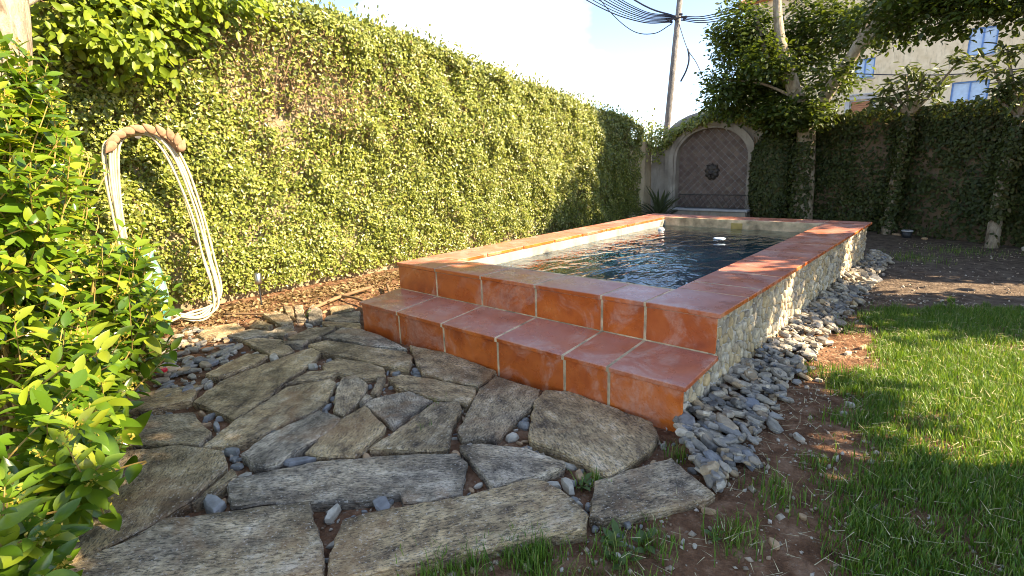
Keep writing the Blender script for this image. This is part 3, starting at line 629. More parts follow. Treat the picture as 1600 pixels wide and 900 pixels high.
for cx, cy, r, k in ((2.74, -1.50, .05, 500), (2.62, -1.68, .05, 160), (2.95, -1.33, .06, 130), (3.06, -1.18, .05, 90), (2.55, -1.78, .05, 120), (3.26, -.98, .05, 160), (3.3, -.62, .06, 180), (3.12, -1.45, .06, 200), (2.9, -1.6, .06, 240),
                     (2.86, -.60, .03, 60), (2.69, -1.02, .03, 40), (1.63, -.96, .03, 40), (1.78, -1.2, .03, 30), (3.15, .85, .08, 200), (3.1, 1.9, .08, 150), (3.2, 5.6, .2, 300), (3.6, 6.6, .25, 300)):
    tx.append(rng.normal(cx, r, k)); ty.append(rng.normal(cy, r, k))
Vg, Fg = blades(0, np.concatenate(tx), np.concatenate(ty), .03, .10)
tag(link('grass_tufts', fastmesh('grass_tufts', Vg, Fg), M['grass']), 'sparse grass tufts in the soil below the slabs and between stones', 'grass', kind='stuff')
# dry straw lying in the lawn
m = 2400; gx = rng.uniform(3.0, 5.2, m); gy = rng.uniform(-1.6, 3.2, m); L = rng.uniform(.03, .11, m); a = rng.uniform(0, 6.28, m); dx, dy = np.cos(a)*L, np.sin(a)*L; w = .0016
z = ground_z(gx, gy)+rng.uniform(.008, .055, m); dz = rng.uniform(-.01, .02, m)
Vs = np.stack([np.stack([gx-dy/L*w, gy+dx/L*w, z], -1), np.stack([gx+dy/L*w, gy-dx/L*w, z], -1), np.stack([gx+dx, gy+dy, z+dz], -1)], 1).reshape(-1, 3)
tag(link('straw', fastmesh('straw', Vs, np.arange(3*m).reshape(-1, 3)), M['straw']), 'dry pale straw lying among the lawn blades and soil', 'straw', kind='stuff')
# rubble wedged in the joints between the slabs
CELL = [np.array(p) for p in SLABS]; k = 0; tries = 0
while k < 290 and tries < 14000:
    tries += 1; x, y = rs.uniform(-.9, 3.0), rs.uniform(-2.4, -.45)
    if any(inside((x, y), p) for p in SLABS) or inside((x, y), LCP): continue
    dmin = min(float(np.min(np.linalg.norm(p-np.array([x, y]), axis=1))) for p in CELL)
    if dmin > .16 or (x > 2.4 and y < -1.3): continue
    r = rs.choice([.010, .014, .019, .026, .034])*rs.uniform(.8, 1.2); o = link('loose_stone', PBm[rs.randrange(8), rs.choice([0, 0, 1, 3])], None, paving); o.location = (x, y, gz(x, y)+r*.3); o.scale = (r*1.2, r*.9, r*.7); o.rotation_euler = (rs.uniform(-.4, .4), rs.uniform(-.4, .4), rs.uniform(0, 6)); k += 1
# low weeds
WL = bigleaf(.5, .1, .1, 3); WLm = mesh('leaf', *WL, smooth=True)
for i, (x, y, n, s) in enumerate(((2.67, -1.06, 12, .05), (2.93, -1.26, 16, .055), (3.02, -1.2, 14, .05), (2.98, -1.33, 15, .05), (1.66, -.93, 9, .04), (-.85, -.45, 6, .07), (3.2, -1.02, 10, .04), (2.72, -1.0, 9, .045))):
    lab = ['weed rosette beside the pale stone between two slabs', 'jagged green weed on soil below the right slab tip', 'low weed right of the jagged one on the soil', 'low weed at bottom edge nearest the grass tuft',
           'tiny green weed in a joint below the step', 'round leaved seedling beside the litter by hedge', 'small weed on soil beside the orange round stones', 'little clover weed in the gap by the right slab'][i]
    w = empty('weed', (x, y, gz(x, y))); tag(w, lab, 'weed', 'weeds in the soil and joints')
    for k in range(n):
        o = link('leaf', WLm, M['weed'], w); a = rs.uniform(0, 6.28); q = s*rs.uniform(.6, 1.2); o.scale = (q, q, q)
        o.rotation_euler = (rs.uniform(-.3, .3), -rs.uniform(.1, .9), a); o.location = (rs.uniform(-.03, .03), rs.uniform(-.03, .03), rs.uniform(0, .015))
# ------------------------------------------------------------------ ivy covered boundary wall on the left
HY0, HY1 = -4.2, 7.95
def htop(y): return np.interp(y, [-4.2, -.2, .86, 1.5, 2.6, 3.9, 5.6, 7.0, 8.0], [3.3, 3.12, 3.13, 3.07, 2.95, 2.74, 2.50, 2.33, 2.2])
def hface(y, z):
    """x of the foliage face"""
    return -1.98+(fbm(y*1.1, z*1.1, 1, 3)-.5)*.32+(fbm(y*4.2, z*4.2, 2, 3)-.5)*.22-.16*np.clip((z-(htop(y)-.25))/.25, 0, 1)**2
hedge = empty('ivy_covered_wall', (-2.2, 2, 0)); tag(hedge, 'tall garden wall on the left wholly covered in sunlit creeping fig', 'ivy wall')
def hk(o): o.location = (2.2, -2, 0); return o
wb = MB(); ys = np.linspace(HY0, HY1, 40)
for y0, y1 in zip(ys[:-1], ys[1:]):
    a, b = float(htop(y0))-.10, float(htop(y1))-.10
    n = len(wb.V); wb.V += [(-2.42, y0, -.1), (-2.42, y1, -.1), (-2.42, y1, b), (-2.42, y0, a), (-2.18, y0, -.1), (-2.18, y1, -.1), (-2.18, y1, b), (-2.18, y0, a)]
    wb.F += [(n, n+3, n+2, n+1), (n+4, n+5, n+6, n+7), (n+3, n+7, n+6, n+2)]
    if y1 == ys[-1]: wb.F.append((n+1, n+2, n+6, n+5))
hk(wb.build('wall', M['oldwall'], hedge))
def bare(y, z):
    b = 1.2*np.exp(-(((y+.05)/.55)**2+((z-2.35)/.42)**2))+.8*np.exp(-(((y-.75)/.8)**2+((z-2.1)/.5)**2))+.25*np.exp(-(((y-2.2)/1.0)**2+((z-2.3)/.35)**2))+.4*np.exp(-(((y-.2)/.5)**2+((z-.75)/.3)**2))
    return b
def hedge_leaves(n, lay):
    y = rng.uniform(HY0, HY1+.05, n); z = rng.uniform(.02, 1, n)**.95*htop(y)
    hole = fbm(y*2.6+5, z*2.6, lay, 3); hole2 = fbm(y*6.5, z*6.5, lay+20, 2); d = np.clip((hole-.28)*6, .5, 1)*np.clip((hole2-.22)*5, .3, 1)*(1-np.clip(bare(y, z), 0, .82))
    d *= np.where(z < .2, .55, 1)
    k = rng.random(n) < d; y, z = y[k], z[k]; m = len(y)
    x = hface(y, z)-rng.random(m)**1.6*.16+rng.normal(0, .012, m)
    nr = unit(np.stack([np.ones(m), rng.normal(0, .65, m), rng.normal(.35, .6, m)], -1))
    ax = unit(np.stack([rng.normal(.1, .3, m), rng.normal(0, .8, m), rng.normal(-.35, .7, m)], -1)); ax = ax-nr*(ax*nr).sum(-1, keepdims=True)
    s = rng.uniform(.019, .048, m)*(1+.25*(z/3))
    return np.stack([x, y, z], -1), frames(ax, nr, s)
pos, Ms = hedge_leaves(390000, 4)
m = 3000; y = rng.uniform(HY0, HY1, m); z = htop(y)+rng.gamma(1.3, .028, m)-.07; x = -2.12+rng.normal(0, .13, m)   # wispy top
ax = unit(np.stack([rng.normal(.2, .5, m), rng.normal(0, .5, m), rng.normal(.7, .4, m)], -1)); nr = unit(rng.normal(size=(m, 3))+np.array([.6, 0, .4]))
pos = np.r_[pos, np.stack([x, y, z], -1)]; Ms = np.r_[Ms, frames(ax, nr, rng.uniform(.03, .06, m))]
tag(hk(link('foliage', cloud_mesh('foliage', *LEAF4, Ms, pos), M['hedge'], hedge)), kind='stuff')
pos, Ms = [], []
n = 16000; y = rng.uniform(HY0, HY1, n); z = rng.uniform(.05, .97, n)*htop(y); p = np.clip(bare(y, z)*.9+np.clip(fbm(y*1.7, z*1.7, 9)-.52, 0, 1)*1.8, .03, .8)
k = rng.random(n) < p; y, z = y[k], z[k]; m = len(y); x = hface(y, z)-.05+rng.normal(0, .04, m)
nr = unit(np.stack([np.ones(m), rng.normal(0, .7, m), rng.normal(.1, .6, m)], -1)); ax = unit(rng.normal(size=(m, 3)))
tag(hk(link('dead_foliage', cloud_mesh('dead_foliage', *LEAF4, frames(ax-nr*(ax*nr).sum(-1, keepdims=True), nr, rng.uniform(.02, .04, m)), np.stack([x, y, z], -1)), M['dead'], hedge)), kind='stuff')
tw = MB(); rt_ = random.Random(4)
for i in range(620):
    if i < 420: y, z = rt_.gauss(.45, .9), min(2.75, max(.6, rt_.gauss(2.15, .38)))
    else: y, z = rt_.uniform(HY0, HY1), rt_.uniform(.05, 2.2)
    P = []; dy, dz = rt_.gauss(0, .6), rt_.gauss(.5, .7); L = rt_.uniform(.12, .5)
    for t in range(5):
        P.append((float(hface(y, z))-.06+rt_.gauss(0, .025)+(.03 if i % 5 == 0 else 0), y, z)); y += dy*L/5; z += dz*L/5; dy += rt_.gauss(0, .35); dz += rt_.gauss(0, .35)
    tw.tube(P, [.006, .0055, .0045, .004, .002], 3, False)
tag(hk(tw.build('vine_stems', M['twig'], hedge)), kind='stuff')
# leaf litter along the foot of that wall
n = 4200; y = rng.uniform(-2.2, 1.6, n); x = -2.0+rng.gamma(2.0, .24, n); k = (x < -.02) & ~((x > -.7) & (y < -.62)); x, y = x[k], y[k]; m = len(x)
nr = unit(rng.normal(size=(m, 3))*.45+np.array([0, 0, 1])); ax = unit(rng.normal(size=(m, 3)))
tag(link('leaf_litter', cloud_mesh('leaf_litter', *LEAF4, frames(ax-nr*(ax*nr).sum(-1, keepdims=True), nr, rng.uniform(.025, .06, m)), np.stack([x, y, ground_z(x, y)+rng.uniform(.004, .03, m)], -1)), M['dead']),
    'brown fallen leaves and bark litter along the foot of the ivy wall', 'leaf litter', kind='stuff')
for i, (p, r) in enumerate(((((-.95, -.35, .03), (-1.15, .05, .03), (-1.2, .5, .05)), .022), (((-.5, .25, .03), (-.75, .42, .05), (-1.2, .7, .04)), .02), (((-1.5, -.95, .03), (-1.05, -.62, .035)), .012), (((-.3, -.03, .02), (-.8, .1, .05), (-1.3, .1, .03)), .016))):
    tag(MB().tube(spline(p, 5), r*.85, 7).build('fallen_branch', M['twig'], None, True),
        ['thick dead branch lying by the left end of the step', 'dark stick angled behind the first step', 'thin twig lying on litter below the ivy', 'slim bent stick in front of the other branch'][i], 'branch', 'dead branches by the ivy wall')

# ------------------------------------------------------------------ garden hose on its scalloped hanger
hg = empty('hose_hanger', (-1.84, -1.27, 1.55)); tag(hg, 'scalloped clay hose hanger fixed on the ivy wall', 'hose hanger')
arc = [(.12, -.26*math.cos(a), .19*math.sin(a)) for a in np.linspace(.12, math.pi-.12, 14)]
MB().tube([(p[0]-.03, p[1], p[2]-.04) for p in arc], .03, 8).build('bracket', M['clay'], hg, True)
MB().tube([(-.32, 0, .1), (-.05, 0, .13)], .03, 6).build('wall_fixing', M['iron'], hg)
for a in np.linspace(.15, math.pi-.15, 10):
    V, F = lathe([(.001, -.06), (.030, -.052), (.047, -.02), (.042, .02), (.022, .06), (.006, .085), (.001, .09)], 10)
    o = MB().add([(x*.4, y, z) for x, y, z in V], F).build('scallop', M['clay'], hg, True)
    o.scale = (.8, .8, .8); o.location = (.19, -.262*math.cos(a), .17*math.sin(a)+.0); o.rotation_euler = (-(a-math.pi/2)+1.05, .25, .1)
def hose_path():
    rr = random.Random(9); P = []
    for k in range(6):
        o = k*.029-.072; x = -1.70+rr.uniform(-.04, .06); w = rr.uniform(-.035, .035)
        j = lambda: rr.uniform(-.018, .018)
        P += [(x, -1.52+o*.6+w, .25+rr.uniform(0, .1)), (x+j(), -1.56+o*.4+j(), .9), (x+.0, -1.53+o*.8, 1.52), (x-.02, -1.42+o*.7, 1.66+o*.2), (x-.02, -1.27, 1.70+o*.25), (x-.02, -1.13+o*.7, 1.62+o*.2),
              (x, -1.04+o*.9, 1.40), (x+.02+j(), -.97+o*.8+j(), .95), (x+.05+j(), -.94+o*.7+j(), .55), (x+.10, -.93+o*.6, .25+rr.uniform(-.03, .05)), (x+.16, -1.02+w, .06+k*.012), (x+.16, -1.22, .03+k*.012)]
    P += [(-1.45, -1.5, .04), (-1.3, -1.62, .03)]
    return spline(P, 5)
tag(MB().tube(hose_path(), .0108, 7).build('garden_hose', M['hose'], None, True), 'cream garden hose coiled in long loops over the clay hanger', 'hose')
jar = MB().add(*lathe([(.001, 0), (.12, 0), (.155, .12), (.17, .34), (.15, .55), (.11, .68), (.125, .74), (.11, .745), (.095, .68)], 22)).build('glazed_jar', M['glaze'], None, True); jar.location = (-1.5, -1.53, -.01)
tag(jar, 'teal and white marbled glazed jar behind the big shrub', 'jar')
gl = empty('garden_spotlight', (-1.66, -.52, 0)); tag(gl, 'small steel garden spotlight at the foot of the ivy', 'spotlight')
MB().tube([(0, 0, -.05), (0, 0, .24)], .008, 6).build('stake', M['dark'], gl)
MB().add(*lathe([(.001, .22), (.034, .222), (.036, .25), (.036, .33), (.03, .335), (.028, .325), (.001, .325)], 14)).build('lamp_housing', M['steel'], gl, True)
rp = empty('red_scraper', (-.27, -1.84, .045), .5); tag(rp, 'red plastic hand tool with grey blade lying on slate chips', 'hand tool')
MB().cbox(-.09, .10, -.024, .024, 0, .03, .008).build('handle', M['red'], rp); MB().cbox(-.15, -.091, -.032, .032, .006, .012, .002).build('blade', M['steel'], rp)
MB().cbox(-.07, -.03, -.012, .012, .0305, .034, .002).build('button', M['paleblue'], rp)

# ------------------------------------------------------------------ big glossy shrub in the left foreground
shrub = empty('glossy_shrub', (.6, -2.5, 0)); tag(shrub, 'large glossy yellow green shrub filling the left foreground', 'shrub')
srng = np.random.default_rng(21); srd = random.Random(2)
SB = [((.15, -2.42, 1.12), (.60, .36, .92), 175), ((.35, -2.10, .62), (.45, .27, .5), 70), ((-.3, -1.85, .62), (.42, .24, .5), 38), ((.8, -2.40, .45), (.5, .26, .42), 80), ((1.25, -2.52, .34), (.36, .18, .30), 50), ((1.70, -2.70, .24), (.26, .12, .22), 26), ((-.9, -2.1, 1.3), (.4, .35, .7), 60), ((-.15, -2.20, 1.76), (.4, .17, .32), 60), ((.5, -2.98, .85), (.7, .35, .8), 110), ((-.3, -2.9, 1.2), (.5, .4, .8), 70)]
base = [(.1, -2.6, 0), (.3, -2.3, 0), (-.3, -2.1, 0), (.7, -2.6, 0), (1.2, -2.7, 0), (1.6, -2.8, 0), (-.8, -2.3, 0), (0, -2.5, 0), (.4, -2.9, 0), (-.2, -2.8, 0)]
leaves, buds = [], []; st = MB()
for bi, (c, r, n) in enumerate(SB):
    c, r = np.array(c), np.array(r)
    for k in range(n):
        u = unit(srng.normal(size=3)); 
        if u[1] < -.5: u[1] *= -.6
        tip = c+r*u*srng.uniform(.55, 1.0)
        if tip[2] < .06: tip[2] = srng.uniform(.06, .3)
        d = unit(u*.7+np.array([.12, .1, .65])+srng.normal(0, .28, 3)); L = srng.uniform(.18, .38); a = tip-d*L
        bpt = np.array(base[bi])+np.array([srd.uniform(-.1, .1), srd.uniform(-.1, .1), 0])
        mid = (a*.6+bpt*.4)+np.array([0, 0, -.03]); st.tube(spline([a*.75+mid*.25, a, a*.4+tip*.6, tip], 3), [.0042]*3+[.0034]*3+[.0026]*3+[.0015], 4, False)
        if k % 6 == 0: st.tube(spline([bpt, mid, a], 4), [.011]*5+[.008]*3+[.005], 5, False)
        side = unit(np.cross(d, srng.normal(size=3))); sid2 = np.cross(d, side); np_ = srng.integers(4, 7)
        for q in range(np_):
            t = q/(np_-1); p = a+(tip-a)*(.08+.92*t); s1 = side if q % 2 else sid2
            sc = (.135-.055*t)*srng.uniform(.65, 1.2)*(1.12 if bi in (3, 4, 5) else .8 if bi in (2, 6) else .95)
            for sg in (1, -1):
                ax = unit(s1*sg*1.0+d*(.35+.5*t)+np.array([0, 0, -.12])); nr = unit(np.array([.35, .25, .9])+d*.3+srng.normal(0, .32, 3))
                leaves.append((p, ax, nr, sc))
        if srd.random() < .34:
            for q in range(18): buds.append((tip+d*srng.uniform(0, .05)+srng.normal(0, .012, 3), unit(srng.normal(size=3)+d), unit(srng.normal(size=3)), srng.uniform(.008, .018)))
LT = [bigleaf(w, cu, fo) for w, cu, fo in ((.44, .12, .16), (.50, .22, .10), (.38, .06, .22))]
LTm = [mesh('leaf', *t, smooth=True) for t in LT]
camv = np.array(CAM); leaves.sort(key=lambda l: np.linalg.norm(l[0]-camv)/l[3])
off = np.array((.6, -2.5, 0))
for i, (p, ax, nr, sc) in enumerate(leaves[:300]):
    Mx = frames(ax[None], nr[None], [sc])[0]; o = link('leaf', LTm[i % 3], M['shrub'], shrub)
    o.matrix_local = Matrix([[*Mx[0], p[0]-off[0]], [*Mx[1], p[1]-off[1]], [*Mx[2], p[2]-off[2]], [0, 0, 0, 1]])
lv = leaves[300:]; P = np.array([l[0] for l in lv]); A = np.array([l[1] for l in lv]); Nn = np.array([l[2] for l in lv]); S = np.array([l[3] for l in lv])
o = link('foliage', cloud_mesh('foliage', *LT[0], frames(A, Nn, S), P-off, True), M['shrub_i'], shrub); tag(o, kind='stuff')
P = np.array([l[0] for l in buds]); o = link('flower_buds', cloud_mesh('flower_buds', *LEAF4, frames(np.array([l[1] for l in buds]), np.array([l[2] for l in buds]), [l[3] for l in buds]), P-off), M['bud'], shrub); tag(o, kind='stuff')
o = st.build('stems', M['stem'], shrub); o.location = tuple(-off); tag(o, kind='stuff')

# ------------------------------------------------------------------ trees
def limb(mb, pts, r0, r1, n=9, k=5):
    P = spline(pts, k); R = list(np.linspace(r0, r1, len(P))); mb.tube(P, R, n, True)
def crown_leaves(blobs, size, rg, per=24, sig=.11, droop=-.25, nb=(0, 0, 1.)):
    pos, ax, nr, sc = [], [], [], []
    for c, r, n in blobs:
        c, r = np.array(c), np.array(r); K = max(1, n//per)
        u = unit(rg.normal(size=(K, 3))); q = c+u*r*(rg.random((K, 1))**.42)
        p = np.repeat(q, per, 0)+rg.normal(0, sig, (K*per, 3))*np.array([1, 1, .7]); out = np.repeat(u, per, 0)
        pos.append(p); m = len(p)
        ax.append(unit(out*.6+rg.normal(0, .6, (m, 3))+np.array([0, 0, droop]))); nr.append(unit(np.array(nb)+out*.4+rg.normal(0, .45, (m, 3)))); sc.append(size*rg.uniform(.65, 1.25, m))
    pos, ax, nr, sc = map(np.concatenate, (pos, ax, nr, sc)); return pos, frames(ax-nr*(ax*nr).sum(-1, keepdims=True)*.8, nr, sc)
def tree(name, label, base, trunk, limbs, blobs, size, mat, barkm, tmpl=LEAF4, seed=1, per=24, sig=.11, cat='tree', group=None, nb=(0, 0, 1.)):
    t = empty(name, base); tag(t, label, cat, group); b = Vector(base)
    def put(o): o.location = -b; return o
    mb = MB(); limb(mb, *trunk[:3], n=12); put(mb.build('trunk', barkm, t, True))
    for l in limbs:
        mb = MB(); limb(mb, *l); put(mb.build('limb', barkm, t, True))
    pos, Ms = crown_leaves(blobs, size, np.random.default_rng(seed), per, sig, nb=nb)
    tag(put(link('crown', cloud_mesh('crown', *tmpl, Ms, pos), mat, t)), kind='stuff'); return t
big = tree('broadleaf_tree', 'spreading dark leaved tree with pale trunk beside the arched niche', (1.22, 8.3, 0),
    ([(1.24, 8.3, -.05), (1.24, 8.28, .9), (1.20, 8.22, 1.8), (.98, 8.05, 2.5), (.72, 8.0, 3.3), (.6, 8, 4.1)], .20, .06),
    [([(1.2, 8.22, 1.8), (1.55, 8.1, 2.4), (1.9, 7.95, 2.95), (2.35, 7.8, 3.65), (2.6, 7.7, 4.2)], .12, .06), ([(1.9, 7.95, 2.95), (2.5, 7.7, 3.35), (3.3, 7.4, 3.5), (4.2, 7.1, 3.6)], .07, .03),
     ([(1.75, 8.05, 2.75), (2.0, 8.0, 3.4), (2.1, 7.9, 4.2)], .06, .03), ([(.95, 8.05, 2.5), (.55, 8.0, 3.0), (.3, 7.9, 3.8)], .05, .025), ([(1.05, 8.1, 2.3), (.5, 7.9, 2.6), (-.2, 7.8, 2.75)], .03, .012)],
    [((-.05, 7.95, 2.55), (.5, .6, .50), 3000), ((.05, 8.05, 3.5), (.55, .6, .62), 3800), ((1.0, 8.9, 3.5), (.8, .4, .7), 3600), ((1.0, 7.95, 2.02), (.62, .4, .30), 2600), ((.5, 8.5, 2.5), (.6, .4, .45), 2400), ((1.5, 8.6, 2.5), (.38, .3, .28), 700), ((.35, 9.1, 3.0), (.6, .4, .5), 1600), ((.75, 7.6, 2.95), (.55, .2, .4), 900), ((1.65, 7.6, 2.55), (.35, .2, .25), 420), ((2.0, 8.5, 3.3), (.5, .3, .4), 900),
     ((1.6, 8.6, 3.5), (.6, .4, .5), 900), ((2.55, 7.2, 3.30), (.65, .6, .45), 2300), ((3.3, 7.0, 3.28), (.7, .6, .46), 2700), ((4.1, 6.9, 3.22), (.8, .6, .45), 2800), ((2.9, 7.5, 3.9), (1.0, .6, .45), 1900), ((4.9, 6.8, 3.3), (.7, .6, .5), 1500)],
    .088, M['tree'], M['bark_pale'], seed=31)
# ivy climbing the trunk of that tree, and its own weight of ivy right of the niche
def ivy_on(parent, origin, gen, n, size, seed, mat='ivy'):
    rg = np.random.default_rng(seed); pos, nr = gen(n, rg); m = len(pos); nr = unit(nr+rg.normal(0, .45, (m, 3)))
    ax = unit(rg.normal(0, .6, (m, 3))+np.array([0, 0, -.5])); ax = ax-nr*(ax*nr).sum(-1, keepdims=True)
    o = link('ivy_foliage', cloud_mesh('ivy_foliage', *LEAF4, frames(ax, nr, rg.uniform(.6, 1.25, m)*size), pos-np.array(origin)), M[mat], parent); tag(o, kind='stuff'); return o
def around(p0, p1, r, cover):
    p0, p1 = np.array(p0), np.array(p1)
    def gen(n, rg):
        t = rg.random(n); a = rg.uniform(0, 6.283, n); k = rg.random(n) < cover(t, a); t, a = t[k], a[k]
        u = np.stack([np.cos(a), np.sin(a), a*0], -1); return p0+(p1-p0)*t[:, None]+u*(r+rg.random((len(t), 1))*.05), u
    return gen
ivy_on(big, (1.22, 8.3, 0), around((1.22, 8.28, 0), (1.2, 8.24, 1.7), .185, lambda t, a: np.where((np.cos(a-3.6) > -.45) & (t < .92), 1., .10)), 2600, .075, 3)
for i, (bx, by, p1, tips) in enumerate((((2.62), 8.0, (2.74, 8.0, 1.9), [(2.42, 8, 2.35), (2.6, 7.95, 2.5), (2.85, 7.9, 2.45), (3.24, 7.95, 2.62), (3.0, 8.05, 2.3), (2.36, 7.9, 2.15)]),
                                        (3.94, 7.4, (3.98, 7.4, 1.75), [(3.62, 7.4, 2.42), (3.75, 7.35, 2.6), (3.98, 7.3, 2.55), (4.25, 7.4, 2.6), (4.1, 7.35, 2.25), (3.66, 7.35, 2.1)]))):
    o = (bx, by, -.05); lab = ['ivy wrapped pollarded tree with lance leaves nearer the niche', 'ivy wrapped pollarded tree with bare pale foot at right edge'][i]
    L = []
    for tp in tips: L.append(([p1, tuple((np.array(p1)+np.array(tp))/2+np.array([.0, 0, -.03])), tp], .038, .014, 6, 4))
    t = tree('pollarded_tree', lab, o, ([(bx, by, -.1), tuple((np.array((bx, by, 0))+np.array(p1))/2+np.array([-.03, 0, 0])), p1], .085, .06), L, [(tp, (.13, .13, .12), 48) for tp in tips]+[(tuple((np.array(p1)+np.array(tp))/2), (.12, .12, .1), 24) for tp in tips], .17, M['oleander'], M['bark_pale'], LANCE, 50+i, 12, .07, group='pollarded trees by the back wall')
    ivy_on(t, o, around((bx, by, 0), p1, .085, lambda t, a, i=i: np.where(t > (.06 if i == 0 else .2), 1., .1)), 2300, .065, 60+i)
# trunk and leaves at the top left corner
tree('leaning_tree', 'sunlit rough pale trunk with broad leaves in the top left corner', (-1.3, -2.45, 0),
    ([(-1.32, -2.5, -.05), (-1.30, -2.36, 1.2), (-1.25, -2.13, 2.2), (-1.2, -2.06, 3.0), (-1.2, -2.1, 3.8)], .21, .15), [([(-1.25, -2.2, 2.3), (-1.5, -1.7, 2.7), (-1.75, -1.2, 2.95)], .05, .02)],
    [((-1.75, -1.3, 2.52), (.28, .62, .34), 1300), ((-1.8, -.7, 2.95), (.25, .6, .25), 800), ((-1.4, -2.6, 3.9), (.7, .7, .4), 900)], .085, M['vine'], M['bark_pale'], seed=77, nb=(.9, .15, .45))
# trees along the right side of the lawn; they throw the shade over the steps and slabs
SH = [((6.6, 1.0, 0), [((6.5, 1.7, 3.85), (.9, 1.35, 1.35), 8200), ((6.6, 2.4, 4.5), (.8, .6, .9), 1600), ((6.4, .35, 2.5), (.7, .8, 1.2), 3800), ((6.3, -.2, 2.7), (.6, .8, 1.15), 3200)], 'leafy tree right of the lawn shading the steps'),
      ((6.7, 3.8, 0), [((6.6, 4.35, 3.2), (.9, .8, 1.45), 3000), ((6.5, 4.3, 1.7), (.7, .6, .7), 1200)], 'leafy tree beside the middle of the lawn'),
      ((6.8, 6.4, 0), [((6.7, 7.0, 3.0), (.9, 1.15, 1.6), 3400), ((6.6, 6.6, 1.7), (.7, .8, .9), 1500)], 'leafy tree at the far end of the lawn')]
for i, (b, bl, lab) in enumerate(SH):
    tree('shade_tree', lab, b, ([(b[0], b[1], -.1), (b[0]+.05, b[1], 1.4), (b[0]-.05, b[1]+.1, 3.2), (b[0], b[1]+.1, 4.3)], .13, .04), [([(b[0], b[1], 1.4), (b[0]-.4, b[1]-.4, 2.4), (b[0]-.5, b[1]-.6, 3.2)], .06, .02), ([(b[0], b[1], 1.7), (b[0]-.2, b[1]+.5, 2.8), (b[0]-.2, b[1]+.7, 3.6)], .06, .02)],
         bl, .17, M['tree'], M['bark'], seed=90+i, per=18, sig=.15, group='shade trees right of the lawn')
# ------------------------------------------------------------------ back wall with ivy
BW = [(.30, 8.80), (2.6, 8.36), (4.0, 7.78), (8.5, 5.9)]
def bwy(x): return np.interp(x, [p[0] for p in BW], [p[1] for p in BW])
bw = empty('back_garden_wall', (3, 8.2, 0)); tag(bw, 'shaded back garden wall hung with dark ivy, stone showing through', 'ivy wall')
mb = MB()
for (a, b) in zip(BW[:-1], BW[1:]):
    n = len(mb.V); mb.V += [(a[0], a[1], -.2), (b[0], b[1], -.2), (b[0], b[1], 1.96), (a[0], a[1], 1.96), (a[0]+.1, a[1]+.28, -.2), (b[0]+.1, b[1]+.28, -.2), (b[0]+.1, b[1]+.28, 1.96), (a[0]+.1, a[1]+.28, 1.96)]
    mb.F += [(n, n+1, n+2, n+3), (n+3, n+2, n+6, n+7), (n+5, n+4, n+7, n+6)]
mb.F.append((0, 3, 7, 4))
o = mb.build('wall', M['backstone'], bw); o.location = (-3, -8.2, 0)
def wallgen(n, rg):
    x = rg.uniform(.25, 8.4, n); z = rg.uniform(-.05, 2.02, n)
    d = np.clip((fbm(x*1.8, z*1.8, 12, 3)-.30)*5, .25, 1); d *= 1-.8*np.exp(-(((x-2.28)/.2)**2+((z-1.45)/.12)**2))
    k = rg.random(n) < d; x, z = x[k], z[k]; y = bwy(x)-.03-rg.random(len(x))*.14-(fbm(x*1.5, z*1.5, 3)-.5)*.25-.1*np.clip((z-1.75)/.25, 0, 1)
    return np.stack([x, y, z+(rg.random(len(x)) < .05)*rg.random(len(x))*.12], -1), np.tile(np.array([-.25, -1, .35]), (len(x), 1))
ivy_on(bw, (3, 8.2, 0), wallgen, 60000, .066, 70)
# a thick curtain of ivy beside the niche
cur = empty('ivy_curtain', (.65, 8.4, 0)); tag(cur, 'thick dark ivy curtain between the niche and the tree trunk', 'ivy')
def curgen(n, rg):
    u = unit(rg.normal(size=(n, 3))); u[:, 1] = -np.abs(u[:, 1]); x = .68+.44*u[:, 0]; z = .92+1.0*u[:, 2]; y = 8.45+.42*u[:, 1]+rg.random(n)*.1; k = z > -.02
    x = x+.1*(fbm(z*2, x*2, 3)-.5); return np.stack([x, y, z], -1)[k], (u*np.array([1, 1.5, .6])+np.array([0, 0, .3]))[k]
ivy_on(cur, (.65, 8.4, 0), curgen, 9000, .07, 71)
cs = MB(); rr = random.Random(8)
for k in range(14): x = rr.uniform(.25, 1.0); cs.tube([(x-.65, .02, 0), (x-.65+rr.uniform(-.1, .1), 0, .8), (x-.65+rr.uniform(-.15, .15), .03, 1.7)], [.016, .012, .006], 5)
tag(cs.build('stems', M['twig'], cur), kind='stuff')

# ------------------------------------------------------------------ arched niche with mask, railing and bench
nic = empty('arched_niche', (-.58, 8.5, 0)); tag(nic, 'weathered arched wall niche with diamond tiles at the far end', 'niche')
NX, NW, SP, RISE, YB = -.59, .75, 1.33, .60, 8.62
def arch(w, rise, sp=SP, n=16, z0=-.05): return [(NX-w, z0)]+[(NX-w*math.cos(a), sp+rise*math.sin(a)) for a in np.linspace(0, math.pi, n)]+[(NX+w, z0)]
def off_n(o): o.location = (.58, -8.5, 0); return o
